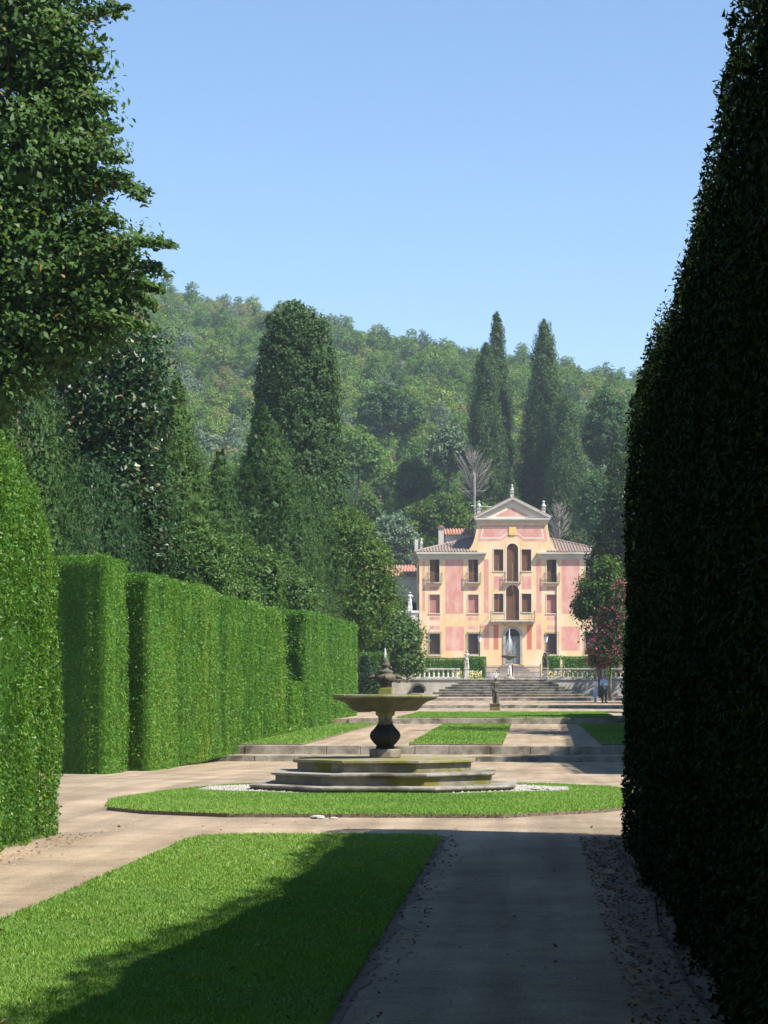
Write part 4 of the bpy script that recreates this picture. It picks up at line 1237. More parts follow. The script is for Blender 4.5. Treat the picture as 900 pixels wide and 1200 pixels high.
# pediment
pd_z0, pd_z1, pw_ = fz(183), fz(104), 4.1
ped = MB().prism([(-3.95, pd_z0 + .35), (3.95, pd_z0 + .35), (0, pd_z1 - .32)], -.05, .8).build('pediment', 'cream_band', villa)
MB().prism([(-1.9, pd_z0 + .62), (1.9, pd_z0 + .62), (0, pd_z1 - .95)], -.075, -.03).build('painted_panel', 'pink', ped)
def mould_x(x0, x1, z0, zs, mat, parent, name):
    """stepped moulding running along x: zs = [(dz0, dz1, projection)]"""
    m = MB()
    for a, b, p in zs:
        m.box(x0 - p * .5, x1 + p * .5, -p, .3, z0 + a, z0 + b)
    return m.build(name, mat, parent)
mould_x(-4.0, 4.0, pd_z0 - .1, [(0, .14, .12), (.141, .30, .28), (.301, .46, .42)], 'cornice_stone', ped, 'base_cornice')
for sx in (-1, 1):
    a = Vector((sx * 4.3, 0, pd_z0 + .36)); b = Vector((0, 0, pd_z1))
    dv = (b - a).normalized(); nv = Vector((-dv.z, 0, dv.x)) * (1 if sx < 0 else -1)
    m = MB()
    for o0, o1, p in ((-.36, -.2, .18), (-.199, -.02, .32), (-.019, .1, .45)):
        q = [a + nv * o0, b + nv * o0, b + nv * o1, a + nv * o1]
        m.prism([(v_.x, v_.z) for v_ in q], -p, .8)
    m.build('raking_cornice', 'cornice_stone', ped)
    # gable roof behind
    q = [a + nv * .11, b + nv * .11, b + nv * .2, a + nv * .2]
    rf = MB().prism([(v_.x, v_.z) for v_ in q], -.3, 9)
    for k in range(26):
        yy = -.2 + k * .35
        rf.tube([a + nv * .2 + Vector((0, yy, 0)), b + nv * .2 + Vector((0, yy, 0))], .1, 6)
    rf.build('gable_roof', 'tile', ped)
def finial(x, z, s, y=.35, big=False):
    m = MB().box(x - .2 * s, x + .2 * s, y - .2 * s, y + .2 * s, z, z + .95 * s).box(x - .27 * s, x + .27 * s, y - .27 * s, y + .27 * s, z + .951 * s, z + 1.05 * s)
    m.lathe([(.1, 0), (.14, .06), (.26, .2), (.27, .32), (.14, .52), (.08, .58), (.1, .62)], 12, (x, y, z + 1.051 * s)) if s == 1 else m.lathe([(.1 * s, 0), (.26 * s, .2 * s), (.14 * s, .5 * s), (.1 * s, .62 * s)], 12, (x, y, z + 1.051 * s))
    m.ball((x, y, z + 1.8 * s), .15 * s)
    m.build('finial', 'stone_statue', villa)
finial(0, pd_z1 - .15, .95)
finial(-3.75, pd_z0 + .45, 1.0); finial(3.55, pd_z0 + .45, 1.0)
finial(-10.25, 13.5, .75)
MB().box(-10.95, -10.55, 2.2, 2.7, 13.2, 15.0).build('chimney', 'wing_plaster', villa)
# wing cornices (left part broken round the corner)
CZ = 12.62
for x0, x1 in ((-10.55, -3.2), (3.05, 10.55)):
    mould_x(x0, x1, CZ, [(0, .18, .07), (.181, .42, .2), (.421, .62, .38), (.621, .80, .55)], 'cornice_stone', villa, 'cornice')
m = MB()
for a, b, p in ((0, .18, .07), (.181, .42, .2), (.421, .62, .38), (.621, .80, .55)):
    m.box(-10.5 - p, -10.3, .31, 13.2, CZ + a, CZ + b)
m.build('side_cornice', 'cornice_stone', villa)
# hipped tile roof
RZ, RX, SL = 13.43, 11.1, .29
y0_, y1_ = -.55, 13.55
cy_ = (y0_ + y1_) / 2; rh = (cy_ - y0_) * SL; rx = RX - (cy_ - y0_)
XC = 3.92
rf = MB().raw([(-RX, y0_, RZ), (-XC, y0_, RZ), (-XC, cy_, RZ + rh), (-rx, cy_, RZ + rh), (-RX, y1_, RZ), (-XC, y1_, RZ)], [(0, 1, 2, 3), (3, 2, 5, 4), (0, 3, 4), (0, 4, 5, 1)])
rf.raw([(RX, y0_, RZ), (XC, y0_, RZ), (XC, cy_, RZ + rh), (rx, cy_, RZ + rh), (RX, y1_, RZ), (XC, y1_, RZ)], [(3, 2, 1, 0), (4, 5, 2, 3), (4, 3, 0), (1, 5, 4, 0)])
rf = rf.build('roof', 'tile', villa)
tl = MB()
x = -RX + .2
while x < RX:
    ye = min(cy_, y0_ + (RX - abs(x)))
    if ye > y0_ + .3 and abs(x) > 3.8:
        seg = max(1, int((ye - y0_) / .45))
        pts, rad = [], []
        for k in range(seg + 1):
            yy = y0_ + (ye - y0_) * k / seg
            pts.append((x, yy, RZ + (yy - y0_) * SL + .03))
            rad.append(.105 if k % 2 == 0 else .09)
        tl.tube(pts, rad, 7)
    x += .34
for sx in (-1, 1):
    y = y0_ + .3
    while y < y1_ - .2:
        ln = min(y - y0_, y1_ - y)
        if ln > .3:
            tl.tube([(sx * RX, y, RZ + .03), (sx * (RX - ln), y, RZ + ln * SL + .03)], .1, 6)
        y += .34
    tl.tube([(sx * RX, y0_, RZ + .05), (sx * rx, cy_, RZ + rh + .05)], .14, 7)
o = tl.build('tile_row', 'tile', rf); o['kind'] = 'stuff'
# raised back roof and chimney left of the attic
MB().box(-7.3, -3.9, 6.2, 10.5, 13.6, 15.75).build('raised_block', 'wing_plaster', villa)
rb = MB().raw([(-7.5, 5.9, 15.76), (-3.85, 5.9, 15.76), (-3.85, 8.4, 16.55), (-7.5, 8.4, 16.55), (-7.5, 10.9, 15.76), (-3.85, 10.9, 15.76)], [(0, 1, 2, 3), (3, 2, 5, 4), (0, 3, 4), (1, 5, 2), (0, 4, 5, 1)]).build('raised_roof', 'tile_red', villa)
tl = MB()
for k in range(11):
    x = -7.35 + k * .33
    tl.tube([(x, 5.85, 15.79), (x, 8.4, 16.58)], .1, 7)
o = tl.build('tile_row', 'tile_red', rb); o['kind'] = 'stuff'
bevel(MB().box(-8.15, -7.55, 5.6, 6.2, 13.8, 16.45).box(-8.25, -7.45, 5.5, 6.3, 16.451, 16.6).build('chimney', 'white_trim', villa), .02)
MB().prism([(-8.3, 16.601), (-7.4, 16.601), (-7.85, 16.85)], 5.45, 6.35).build('chimney_cap', 'tile_red', villa)
# antenna
an = MB().tube([(-4.15, 1.2, 13.6), (-4.15, 1.2, 22.5)], .05, 6)
an.tube([(-4.6, 1.2, 18.75), (-1.6, 1.2, 18.6)], .045, 5).tube([(-5.6, 1.2, 20.4), (-2.9, 1.2, 20.5)], .012, 5).tube([(-4.3, 1.2, 18.2), (-3.2, 1.2, 18.2)], .012, 5)
for k in range(9):
    an.tube([(-4.5 + k * .33, .9, 18.74 - k * .017), (-4.5 + k * .33, 1.5, 18.74 - k * .017)], .01, 4)
an.build('antenna', 'fence_grey', villa)

# painted panels of the fresco scheme: thin paint laid on the plaster
def panel(x0, x1, y0, y1, mat='pink', sym=True, p=.006):
    for sx in ((1, -1) if sym else (1,)):
        a, b = sorted((sx * x0 / 31.25, sx * x1 / 31.25))
        MB().box(a, b, -p, .05, fz(y1), fz(y0)).build('painted_panel', mat, wall)
panel(173, 236, 317, 507); panel(171, 236, 552, 636); panel(308, 316, 322, 500)
panel(84, 101, 316, 504); panel(83, 101, 545, 633); panel(50, 67, 546, 633, 'red_paint')
panel(33, 66, 376, 421)
for c in (138, 274):
    panel(c - 18, c + 18, 411, 424); panel(c - 18, c + 18, 517, 530); panel(c - 18, c + 18, 549, 562)
# attic fresco: pink field with a white frame rising in the middle
def strip_poly(pts, mat, y, name='painted_panel', parent=attic):
    MB().prism(pts, y, .02).build(name, mat, parent)
bot = lambda x, e: fz(252 - e) + (.62 * (1 - (abs(x) / 1.25) ** 2) if abs(x) < 1.25 else 0) if True else 0
def band(e, top, hw0, hw1, mat, y):
    xs_ = np.linspace(-hw1, hw1, 41)
    pts = [(float(x), bot(float(x), e)) for x in xs_] + [(hw0, top), (-hw0, top)]
    strip_poly(pts, mat, y)
band(0, fz(196), 3.62, 3.95, 'pink', -.006)
band(9, fz(203), 3.35, 3.62, 'cream_band', -.010)
band(14, fz(206), 3.22, 3.45, 'pink', -.014)
bevel(MB().prism([(-.42, fz(229)), (-.3, fz(232)), (.3, fz(232)), (.42, fz(229)), (.42, fz(201)), (-.42, fz(201))], -.1, .02).build('emblem', 'ochre', attic), .03)

# windows
def surround(a, b, c, d, arched, mat, parent, wd=.13, p=.03):
    m = MB()
    if not arched:
        m.box(a - wd, a - .002, -p, .04, c - .002, d + wd).box(b + .002, b + wd, -p, .04, c - .002, d + wd).box(a - .001, b + .001, -p, .04, d + .002, d + wd)
        m.build('frame', mat, parent)
    else:
        r = (b - a) / 2; zc = d - r; xc = (a + b) / 2
        m.box(a - wd, a - .002, -p, .04, c, zc).box(b + .002, b + wd, -p, .04, c, zc)
        for j in range(14):
            t0, t1 = math.pi * j / 14, math.pi * (j + 1) / 14
            q = [(xc + rr_ * math.cos(t), zc + rr_ * math.sin(t)) for rr_, t in ((r + .002, t0), (r + wd, t0), (r + wd, t1), (r + .002, t1))]
            m.prism(q, -p, .04)
        m.build('frame', mat, parent)
def leaf_panel(a, b, c, d, y, mat, parent, name='shutter'):
    """one plank-built shutter leaf"""
    m = MB(); n = 3
    for k in range(n):
        x0, x1 = a + (b - a) * k / n, a + (b - a) * (k + 1) / n
        m.box(x0 + .006, x1 - .006, y + (k % 2) * .008, y + .05, c, d)
    m.box(a, b, y + .02, y + .06, c, d)
    m.box(a + .03, b - .03, y - .02, y + .01, c + .25, c + .35).box(a + .03, b - .03, y - .02, y + .01, d - .35, d - .25)
    return m.build(name, mat, parent)
def rail(xa, xb, y0, z, h, parent, step=.16, mat='iron_rust'):
    m = MB()
    m.tube([(xa, 0, z + h), (xa, y0, z + h), (xb, y0, z + h), (xb, 0, z + h)], .022, 6)
    m.tube([(xa, 0, z + .1), (xa, y0, z + .1), (xb, y0, z + .1), (xb, 0, z + .1)], .018, 6)
    n = int((xb - xa) / step)
    for k in range(n + 1):
        x = xa + (xb - xa) * k / n
        m.tube([(x, y0, z), (x, y0, z + h)], .009, 5)
    for x in (xa, xb):
        m.tube([(x, y0, z), (x, y0, z + h + .18)], .03, 6)
        for q in (1, 2, 3):
            m.tube([(x, y0 * q / 4, z), (x, y0 * q / 4, z + h)], .009, 5)
    o = m.build('railing', mat, parent)
    o['kind'] = 'stuff'
    return o
for a, b, c, d, arched, k in OPEN:
    if k == 'door':
        dr = empty('door', (0, 0, 0), 0, villa)
        surround(a, b, c, d, True, 'stone_grey', dr, .28, .1)
        r = (b - a) / 2; zc = d - r
        for sx in (-1, 1):
            m = MB()
            x0, x1 = sorted((sx * .02, sx * (r - .04)))
            m.box(x0, x1, .2, .26, c, zc - .05)
            for q in range(3):
                z0 = c + .15 + q * (zc - c - .3) / 3
                m.box(x0 + .12, x1 - .12, .17, .21, z0, z0 + (zc - c - .3) / 3 - .15)
            m.build('door_leaf', 'door_grey', dr)
        m = MB().prism([(-r, zc), (r, zc)] + [(r * math.cos(math.pi * j / 12), zc + .02 + r * math.sin(math.pi * j / 12)) for j in range(1, 12)], .28, .32)
        m.build('fanlight', 'window_glass', dr)
        m = MB()
        for j in range(1, 6):
            t = math.pi * j / 6
            m.tube([(0, .25, zc + .02), (r * math.cos(t), .25, zc + r * math.sin(t))], .02, 5)
        m.build('fanlight_bar', 'iron', dr)
        continue
    wn = empty('window', (0, 0, 0), 0, villa)
    mid = (a + b) / 2
    if k == 'grille':
        MB().box(a - .1, b + .1, .28, .34, c - .1, d + .1).build('pane', 'dark_wood', wn)
        surround(a, b, c, d, False, 'white_trim', wn, .1)
        m = MB(); st_ = .277
        W_, H_ = b - a + .3, d - c + .2
        n = int((W_ + H_) / st_)
        for q in range(n):                           # diamond lattice standing off the wall
            for sgn in (1, -1):
                t0 = q * st_
                pts = []
                for (x, z) in ((t0, 0), (t0 - H_, H_)):
                    pts.append((x, z))
                x0, z0 = (t0, 0) if t0 <= W_ else (W_, t0 - W_)
                x1, z1 = (0, t0) if t0 <= H_ else (t0 - H_, H_)
                if sgn < 0:
                    x0, x1 = W_ - x0, W_ - x1
                m.tube([(a - .15 + x0, -.1 - .012 * sgn, c - .1 + z0), (a - .15 + x1, -.1 - .012 * sgn, c - .1 + z1)], .010, 4)
        m.tube([(a - .15, -.1, c - .1), (b + .15, -.1, c - .1), (b + .15, -.1, d + .1), (a - .15, -.1, d + .1), (a - .15, -.1, c - .1)], .022, 5)
        for q in range(6):
            m.lathe([(.02, 0), (.05, .05), (.001, .16)], 5, (a - .1 + q * (b - a + .2) / 5, -.1, d + .1))
        g = m.build('grille', 'iron', wn); g['kind'] = 'stuff'
        bevel(MB().box(a - .2, b + .2, -.12, .04, c - .22, c - .1).build('sill', 'white_trim', wn), .01)
    elif not arched:
        mt = {'pink': 'shutter_pink', 'brown': 'shutter_brown', 'tall': 'dark_wood'}[k]
        leaf_panel(a - .02, mid - .01, c, d, .22, mt if k != 'tall' else 'shutter_brown', wn)
        leaf_panel(mid + .01, b + .02, c, d, .22, mt, wn)
        surround(a, b, c, d, False, 'white_trim', wn, .11)
        if k == 'tall':
            bevel(MB().box(a - .32, b + .32, -.34, .02, c - .14, c - .003).build('balcony_slab', 'stone_grey', wn), .02)
            rail(a - .28, b + .28, -.29, c, .95, wn)
        else:
            bevel(MB().box(a - .14, b + .14, -.07, .04, c - .1, c - .003).build('sill', 'white_trim', wn), .01)
    else:
        r = (b - a) / 2; zc = d - r
        for sx in (-1, 1):
            pts = [(sx * .012, c), (sx * r, c)] + [(sx * r * math.cos(math.pi / 2 * j / 8), zc + r * math.sin(math.pi / 2 * j / 8)) for j in range(8)] + [(sx * .012, zc + r)]
            m = MB().prism(pts, .24, .3)
            for q in range(3):
                m.box(*sorted((sx * (.06), sx * (r - .08))), .22, .245, c + .3 + q * 1.1, c + .42 + q * 1.1)
            m.build('shutter', 'shutter_brown', wn)
        surround(a, b, c, d, True, 'cream_band', wn, .16)
        if d > 12:
            bevel(MB().box(a - .32, b + .32, -.36, .02, c - .16, c - .003).build('balcony_slab', 'stone_grey', wn), .02)
            rail(a - .28, b + .28, -.31, c, .95, wn)
# main balcony on brackets
bz = fz(531)
bc = empty('balcony', (0, 0, 0), 0, villa)
bevel(MB().box(-2.55, 2.5, -.72, .02, bz - .2, bz - .004).build('slab', 'stone_grey', bc), .03)
for x in (-2.2, -.85, .85, 2.15):
    m = MB()
    m.raw([(x - .14, -.65, bz - .202), (x - .14, .0, bz - .202), (x - .14, .0, bz - .62), (x - .14, -.35, bz - .52), (x - .14, -.56, bz - .36),
           (x + .14, -.65, bz - .202), (x + .14, .0, bz - .202), (x + .14, .0, bz - .62), (x + .14, -.35, bz - .52), (x + .14, -.56, bz - .36)],
          [(0, 1, 2, 3, 4), (9, 8, 7, 6, 5)] + [(i, (i + 1) % 5, (i + 1) % 5 + 5, i + 5) for i in range(5)])
    m.build('bracket', 'stone_grey', bc)
rail(-2.48, 2.43, -.67, bz, .95, bc, .17)
# door steps
for k in range(3):
    bevel(MB().box(-1.25 - .3 * (2 - k), 1.25 + .3 * (2 - k), -.4 - .35 * (2 - k), -.003, -.05 + k * .26, .25 + k * .26).build('door_step', 'stone_brown', villa), .015)
# plinth band and side windows
MB().box(-10.56, -9.0, 1.5, 2.5, 7, 9).build('side_window', 'dark_wood', villa)
MB().box(-10.56, -9.0, 1.5, 2.5, 9.9, 12).build('side_window', 'dark_wood', villa)
# rain pipe
MB().tube([(4.98, -.09, .3), (4.98, -.09, 12.5)], .06, 8).build('rain_pipe', 'cornice_stone', villa)

# lower service wing left of the villa, with loggia
wg = empty('service_wing', (P(468, 787, 300).x, 300, 3.3)); tag(wg, 'low grey wing with red tiled roof beside the villa', 'building')
MB().box(-7, 2.6, 0, 8, 8.3, 10.9).box(-7, 2.6, 4.5, 8, 0, 8.299).box(-7, 2.6, 0, 4.49, -.1, 5.8).build('wall', 'wing_plaster', wg)
MB().box(-7, 2.6, 4.3, 4.49, 5.81, 8.29).build('loggia_back', 'dark_inside', wg)
MB().box(-7.1, 2.7, -.12, .3, 10.9, 11.25).build('cornice', 'cornice_stone', wg)
rf2 = MB().raw([(-7.4, -.5, 11.26), (2.8, -.5, 11.26), (2.8, 8.5, 11.26), (-7.4, 8.5, 11.26), (-4, 4, 12.7), (1.5, 4, 12.7)], [(0, 1, 5, 4), (1, 2, 5), (2, 3, 4, 5), (3, 0, 4), (3, 2, 1, 0)]).build('roof', 'tile_red', wg)
tl = MB()
for k in range(29):
    x = -7.2 + k * .35
    L_ = min(1, (x + 7.4) / 3.4, (2.8 - x) / 1.3)
    if L_ > .1:
        tl.tube([(x, -.5, 11.3), (x, -.5 + 4.5 * L_, 11.3 + 1.44 * L_)], .1, 6)
o = tl.build('tile_row', 'tile_red', rf2); o['kind'] = 'stuff'
for x in (-5, -2.4, .2):
    MB().lathe([(.22, 5.8), (.22, 5.95), (.17, 6.0), (.15, 8.1), (.22, 8.2), (.24, 8.295)], 12, (x, .3, 0)).build('column', 'stone_grey', wg)
gw = empty('garden_wall', (P(468, 787, 284).x, 284, 3.2)); tag(gw, 'grey garden wall with statue beside the villa corner', 'wall')
MB().box(-7, 2.0, 0, .6, -.1, 6.6).build('wall_face', 'wing_plaster', gw)
bevel(MB().box(-7.1, 2.1, -.1, .7, 6.602, 6.85).build('coping', 'stone_white', gw), .02)
statue('small white statue on the garden wall beside the villa corner', (P(480, 717, 284.3).x, 284.3, 10.03), .3, 1.05, 'stone_white', 'up', .2, 'stone_white', .25)

# lamp posts on the terrace
for px, lab in ((562, 'lantern post on the terrace behind the white statue'), (640, 'lantern post on the terrace behind the dark statue')):
    p = P(px, 748, 262)
    lp_ = empty('lamp_post', (p.x, 262, GZ(262))); tag(lp_, lab, 'lamp')
    hl = p.z - GZ(262) - .45
    MB().lathe([(.16, 0), (.16, .3), (.07, .4), (.05, 1.2), (.04, hl - .1), (.09, hl)], 10).build('post', 'iron', lp_, True)
    MB().lathe([(.11, hl + .02), (.21, hl + .62)], 6).build('lamp_glass', 'lamp_glass', lp_)
    MB().lathe([(.13, hl - .02), (.13, hl + .019)], 6).lathe([(.27, hl + .625), (.16, hl + .78), (.05, hl + .86), (.02, hl + 1.0)], 6).build('lamp_cap', 'iron', lp_)
# ------------------------------------------------------------------ trees left of the walk
def sprays(base, tips, leaf, per, droop=.25, wid=.5):
    """arching leafy boughs from base points to tips: leaves + branch tubes"""
    Vs, Ts, mb = [], [], MB()
    for b0, t0 in tips:
        b0, t0 = Vector(b0), Vector(t0)
        L = (t0 - b0).length
        pts = [b0.lerp(t0, q) + Vector((0, 0, L * .12 * math.sin(math.pi * q))) for q in np.linspace(0, 1, 7)]
        mb.tube(pts, [.016 * (1 - q) + .006 for q in np.linspace(0, 1, 7)], 5)
        n = int(per * L)
        q = rng.uniform(0.05, 1.0, n)
        P_ = np.array([b0.lerp(t0, float(k)) + Vector((0, 0, L * .12 * math.sin(math.pi * k))) for k in q])
        w_ = wid * (1.05 - q) + .06
        P_ += rng.normal(size=(n, 3)) * w_[:, None] * np.array([.45, .6, .28])
        P_[:, 2] -= droop * rng.uniform(0, 1, n) * w_
        Vs.append(leaves(P_, np.tile([.1, -.35, .8], (n, 1)), np.full(n, leaf), .55, (.45, 0, -.55), .14, .55))
        Ts.append(rng.normal(.5, .2, n))
    return np.concatenate(Vs), np.concatenate(Ts), mb
# big overhanging hornbeam
D1 = 36
hb = (P(-190, 900, D1).x, D1 + 1.0, 0.0)
lob = [PL(-60, 20, D1, 120, 110, 1.2), PL(40, 50, D1, 70, 90, 1.3), PL(20, 190, D1, 95, 90, 1.2), PL(70, 190, D1, 60, 60, 1.2), PL(30, 300, D1, 95, 75, 1.2), PL(95, 310, D1, 75, 65, 1.1),
       PL(-60, 250, D1, 120, 150, 1.0), PL(20, 375, D1, 80, 50, 1.2), PL(110, 360, D1, 65, 45, 1.0), PL(-30, -120, D1, 130, 120, 1.0), PL(80, 120, D1, 50, 55, 1.1), PL(-10, 425, D1, 75, 45, 1.1), PL(-18, 462, D1, 48, 45, 1.3), PL(60, 405, D1, 65, 40, 1.0)]
ht = tree('hornbeam_tree', hb, lob, 'leaf_hornbeam', 46000, .105, 'big hornbeam with drooping leafy boughs overhanging the near hedge', r0=.32, core=.70, clump=.5, per=30, up=(.25, 0, -.75), aspect=.58, spread=.55, tvar=.17, flat=.5)
tips = []
for (bx, by, tx, ty) in ((60, 40, 152, 8), (50, 75, 120, 62), (60, 125, 132, 120), (60, 175, 150, 190), (70, 210, 176, 228), (80, 250, 140, 262), (80, 230, 155, 205), (95, 300, 205, 288), (110, 320, 198, 322), (110, 340, 185, 360),
                         (90, 370, 170, 385), (60, 0, 140, -25), (70, 150, 140, 152), (100, 290, 160, 300), (60, 90, 112, 90), (105, 345, 190, 340)):
    for q in range(2):
        dd = random.uniform(-.8, .8)
        tips.append((P(bx, by, D1 + dd) - Vector(hb), P(tx + random.uniform(-14, 2) * q, ty + random.uniform(-10, 12) * q, D1 + dd) - Vector(hb)))
V, T, mb = sprays(hb, tips, .10, 250, wid=.30)
add('bough', quads_mesh('bough', V, T), 'leaf_hornbeam', ht)
mb.build('branch', 'bark', ht, True)['kind'] = 'stuff'

# glossy magnolia
D2 = 67
mg = tree('magnolia_tree', (P(95, 900, D2).x, D2 + 2, GZ(D2)), [PL(150, 430, D2, 42, 55), PL(166, 480, D2, 32, 50), PL(120, 470, D2, 45, 60), PL(140, 560, D2, 45, 60), PL(172, 600, D2, 26, 50), PL(90, 430, D2, 50, 60), PL(95, 520, D2, 50, 60), PL(178, 655, D2, 25, 35)],
     'leaf_magnolia', 17000, .165, 'glossy dark magnolia with tan leaf undersides above the dark hedge block', r0=.22, clump=.6, per=16, up=(.2, 0, .1), aspect=.42, spread=.8, core=.66, bark='bark_grey')
# yews
def col(name, px, top, dd, prof, mat, n, leaf, lab, cat, sd, pxt=None, **kw):
    h = P(pxt or px, top, dd).z
    kw.setdefault('lumps', .25); kw.setdefault('lump_f', 3.0); kw.setdefault('aspect', .24)
    spire(name, (P(px, 900, dd).x, dd, 0), h, prof, mat, n, leaf, lab, cat, seed=sd, **kw)
col('yew_tree', 18, 395, 55, [(0, 1.4), (.5, 1.55), (.75, 1.05), (.92, .5), (1, .05)], 'leaf_yew', 40000, .065, 'rusty green upright yew behind the near hedge', 'yew', 31, clump=.2)
col('yew_tree', 105, 540, 63, [(0, 1.2), (.6, 1.2), (.82, .95), (.95, .5), (1, .08)], 'leaf_yew_blue', 30000, .06, 'bluish dark yew bush just above the dark hedge block', 'yew', 32, clump=.2)
col('yew_tree', 62, 552, 59, [(0, 1.0), (.6, 1.0), (.82, .8), (.95, .45), (1, .08)], 'leaf_yew_blue', 22000, .06, 'bluish yew squeezed between the near hedge and the block', 'yew', 33, clump=.2)
col('yew_tree', 142, 560, 66, [(0, .7), (.6, .7), (.82, .5), (.95, .25), (1, .06)], 'leaf_yew_blue', 14000, .06, 'small bluish yew beside the magnolia trunk', 'yew', 34, clump=.18)
# slim cypress and feathery conifers behind the magnolia
col('cypress_tree', 168, 366, 104, [(0, .8), (.4, 1.0), (.75, .8), (.93, .4), (1, .05)], 'leaf_cypress', 14000, .15, 'slim cypress rising behind the magnolia', 'cypress', 35, lumps=.15, clump=.32)
col('conifer_tree', 205, 440, 86, [(0, 2.0), (.45, 1.9), (.7, 1.05), (.9, .4), (1, .03)], 'leaf_cedar', 36000, .115, 'feathery yellow-green conifer beyond the magnolia', 'conifer', 36, pxt=203, up=(0, 0, -.1), clump=.34, tall=.9, sink=.5)
col('conifer_tree', 258, 525, 104, [(0, 2.2), (.5, 1.8), (.75, 1.05), (.92, .4), (1, .03)], 'leaf_yew', 26000, .125, 'dark spreading conifer left of the broad yew', 'conifer', 37, up=(0, 0, -.3), clump=.42, tall=.7, sink=.7)
col('conifer_tree', 310, 476, 126, [(0, 3.4), (.4, 3.2), (.62, 2.5), (.8, 1.5), (.92, .7), (1, .05)], 'leaf_yew', 46000, .145, 'broad dark yew in front of the ivy-clad column', 'conifer', 38, pxt=300, up=(0, 0, -.3), clump=.55, tall=.7, sink=.7, lumps=.3)
col('conifer_tree', 362, 560, 141, [(0, 2.3), (.4, 2.1), (.7, 1.5), (.9, .7), (1, .05)], 'leaf_yew', 24000, .15, 'smaller dark yew at the foot of the ivy-clad column', 'conifer', 39, up=(0, 0, -.3), clump=.5, tall=.7, sink=.7)
# tall blunt column of ivy
col('ivy_tree', 345, 355, 156, [(0, 2.9), (.35, 3.0), (.55, 2.85), (.75, 2.35), (.88, 2.05), (.96, 1.5), (1, .25)], 'leaf_cypress', 70000, .19, 'tall blunt-topped column tree thick with ivy', 'tree', 40, pxt=335, lumps=.12, aspect=.6, up=None, lump_f=4.2, spread=.7, clump=.40, tall=1.1)
# laurels behind the long hedge
k = 0
for (px, py, d, rx, ry, lab) in ((225, 650, 85, 45, 42, 'laurel bush swelling over the near end of the long hedge'), (285, 665, 100, 50, 45, 'laurel bush above the middle of the long hedge'), (335, 690, 117, 42, 45, 'laurel bush behind the bare hedge gap'),
                                 (375, 735, 134, 30, 25, 'light green bush peeping over the far hedge length'), (250, 690, 91, 50, 40, 'low laurel bush hidden close behind the long hedge')):
    c = P(px, 900, d)
    tree('laurel_bush', (c.x - .3, d + 1, GZ(d)), [PL(px - rx * .3, py, d, rx * .7, ry * .9), PL(px + rx * .35, py + ry * .25, d, rx * .7, ry * .8), PL(px, py + ry * .9, d, rx, ry)], 'leaf_laurel' if k != 3 else 'leaf_bright', 12000, .12, lab, 'bush', r0=.1, clump=.4, per=24, core=.72, up=(0, 0, .5))
    k += 1
# trees between the hedge end and the villa
tree('chestnut_tree', (P(415, 850, 152).x, 154, .4), [PL(408, 632, 152, 32, 38), PL(392, 675, 152, 38, 50), PL(432, 668, 152, 26, 42), PL(420, 715, 152, 42, 45), PL(385, 730, 152, 30, 45), PL(452, 690, 152, 16, 26)], 'leaf_chestnut', 22000, .20, 'yellow-green leafy tree with full crown beside the villa wing', r0=.3, clump=.75, per=26, core=.72)
tree('magnolia_tree', (P(455, 850, 192).x, 193, .9), [PL(448, 715, 192, 28, 28), PL(462, 745, 192, 30, 30), PL(480, 752, 192, 18, 24), PL(445, 765, 192, 34, 30), PL(470, 775, 192, 28, 20), PL(425, 740, 192, 25, 35)], 'leaf_laurel', 16000, .26, 'dark green spreading tree covering the villa corner above the balustrade', r0=.2, clump=.7, per=22, core=.72)
hedge('hedge', 'sheared green hedge behind the topiary dome', -9.2, -7.0, 160, 163, 3.2, 'leaf_hedge', .13, ('+x', '-y', '+z'), 1.2, seed=51)
spire('topiary_dome', (P(429, 815, 146).x, 146, .3), 3.0, [(0, .66), (.3, .74), (.6, .70), (.8, .55), (.92, .35), (1, .05)], 'leaf_yewhedge', 6000, .10, 'smooth dark egg-shaped clipped topiary at the end of the hedge', 'topiary', r0=.08, lumps=.03, seed=52, aspect=.6, up=None)
tree('laurel_bush', (P(425, 830, 128).x, 128, .33), [PL(424, 829, 128, 13, 9)], 'leaf_laurel', 1200, .13, 'tiny round bush on the gravel below the topiary', 'bush', r0=.04, clump=.2, per=16, core=.8)

# ------------------------------------------------------------------ right side
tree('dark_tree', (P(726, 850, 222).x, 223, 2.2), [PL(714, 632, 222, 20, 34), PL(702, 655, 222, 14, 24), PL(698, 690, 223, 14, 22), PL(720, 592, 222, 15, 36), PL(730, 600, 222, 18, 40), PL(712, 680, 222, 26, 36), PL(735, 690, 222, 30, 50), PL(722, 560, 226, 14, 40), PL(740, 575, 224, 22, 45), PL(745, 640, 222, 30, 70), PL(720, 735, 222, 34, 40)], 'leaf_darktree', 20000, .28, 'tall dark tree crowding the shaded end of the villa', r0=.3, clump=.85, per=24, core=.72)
tree('bright_tree', (P(705, 850, 181).x, 182, .9), [PL(700, 693, 181, 22, 20), PL(690, 708, 181, 18, 14), PL(712, 672, 181, 16, 20), PL(682, 716, 181, 10, 8)], 'leaf_bright', 6000, .24, 'bright green leafy tree reaching out before the pink villa wall', r0=.15, clump=.6, per=20, core=.66)
tree('crape_myrtle', (P(715, 850, 178).x, 179, .9), [PL(712, 762, 178, 22, 22), PL(722, 745, 178, 18, 24), PL(726, 705, 178, 11, 26), PL(700, 770, 178, 14, 12), PL(718, 725, 178, 14, 20)], 'leaf_pink', 8000, .20, 'pink flowering shrub leaning over the dark balustrade', 'shrub', r0=.1, clump=.5, per=22, core=.6, tvar=.3)
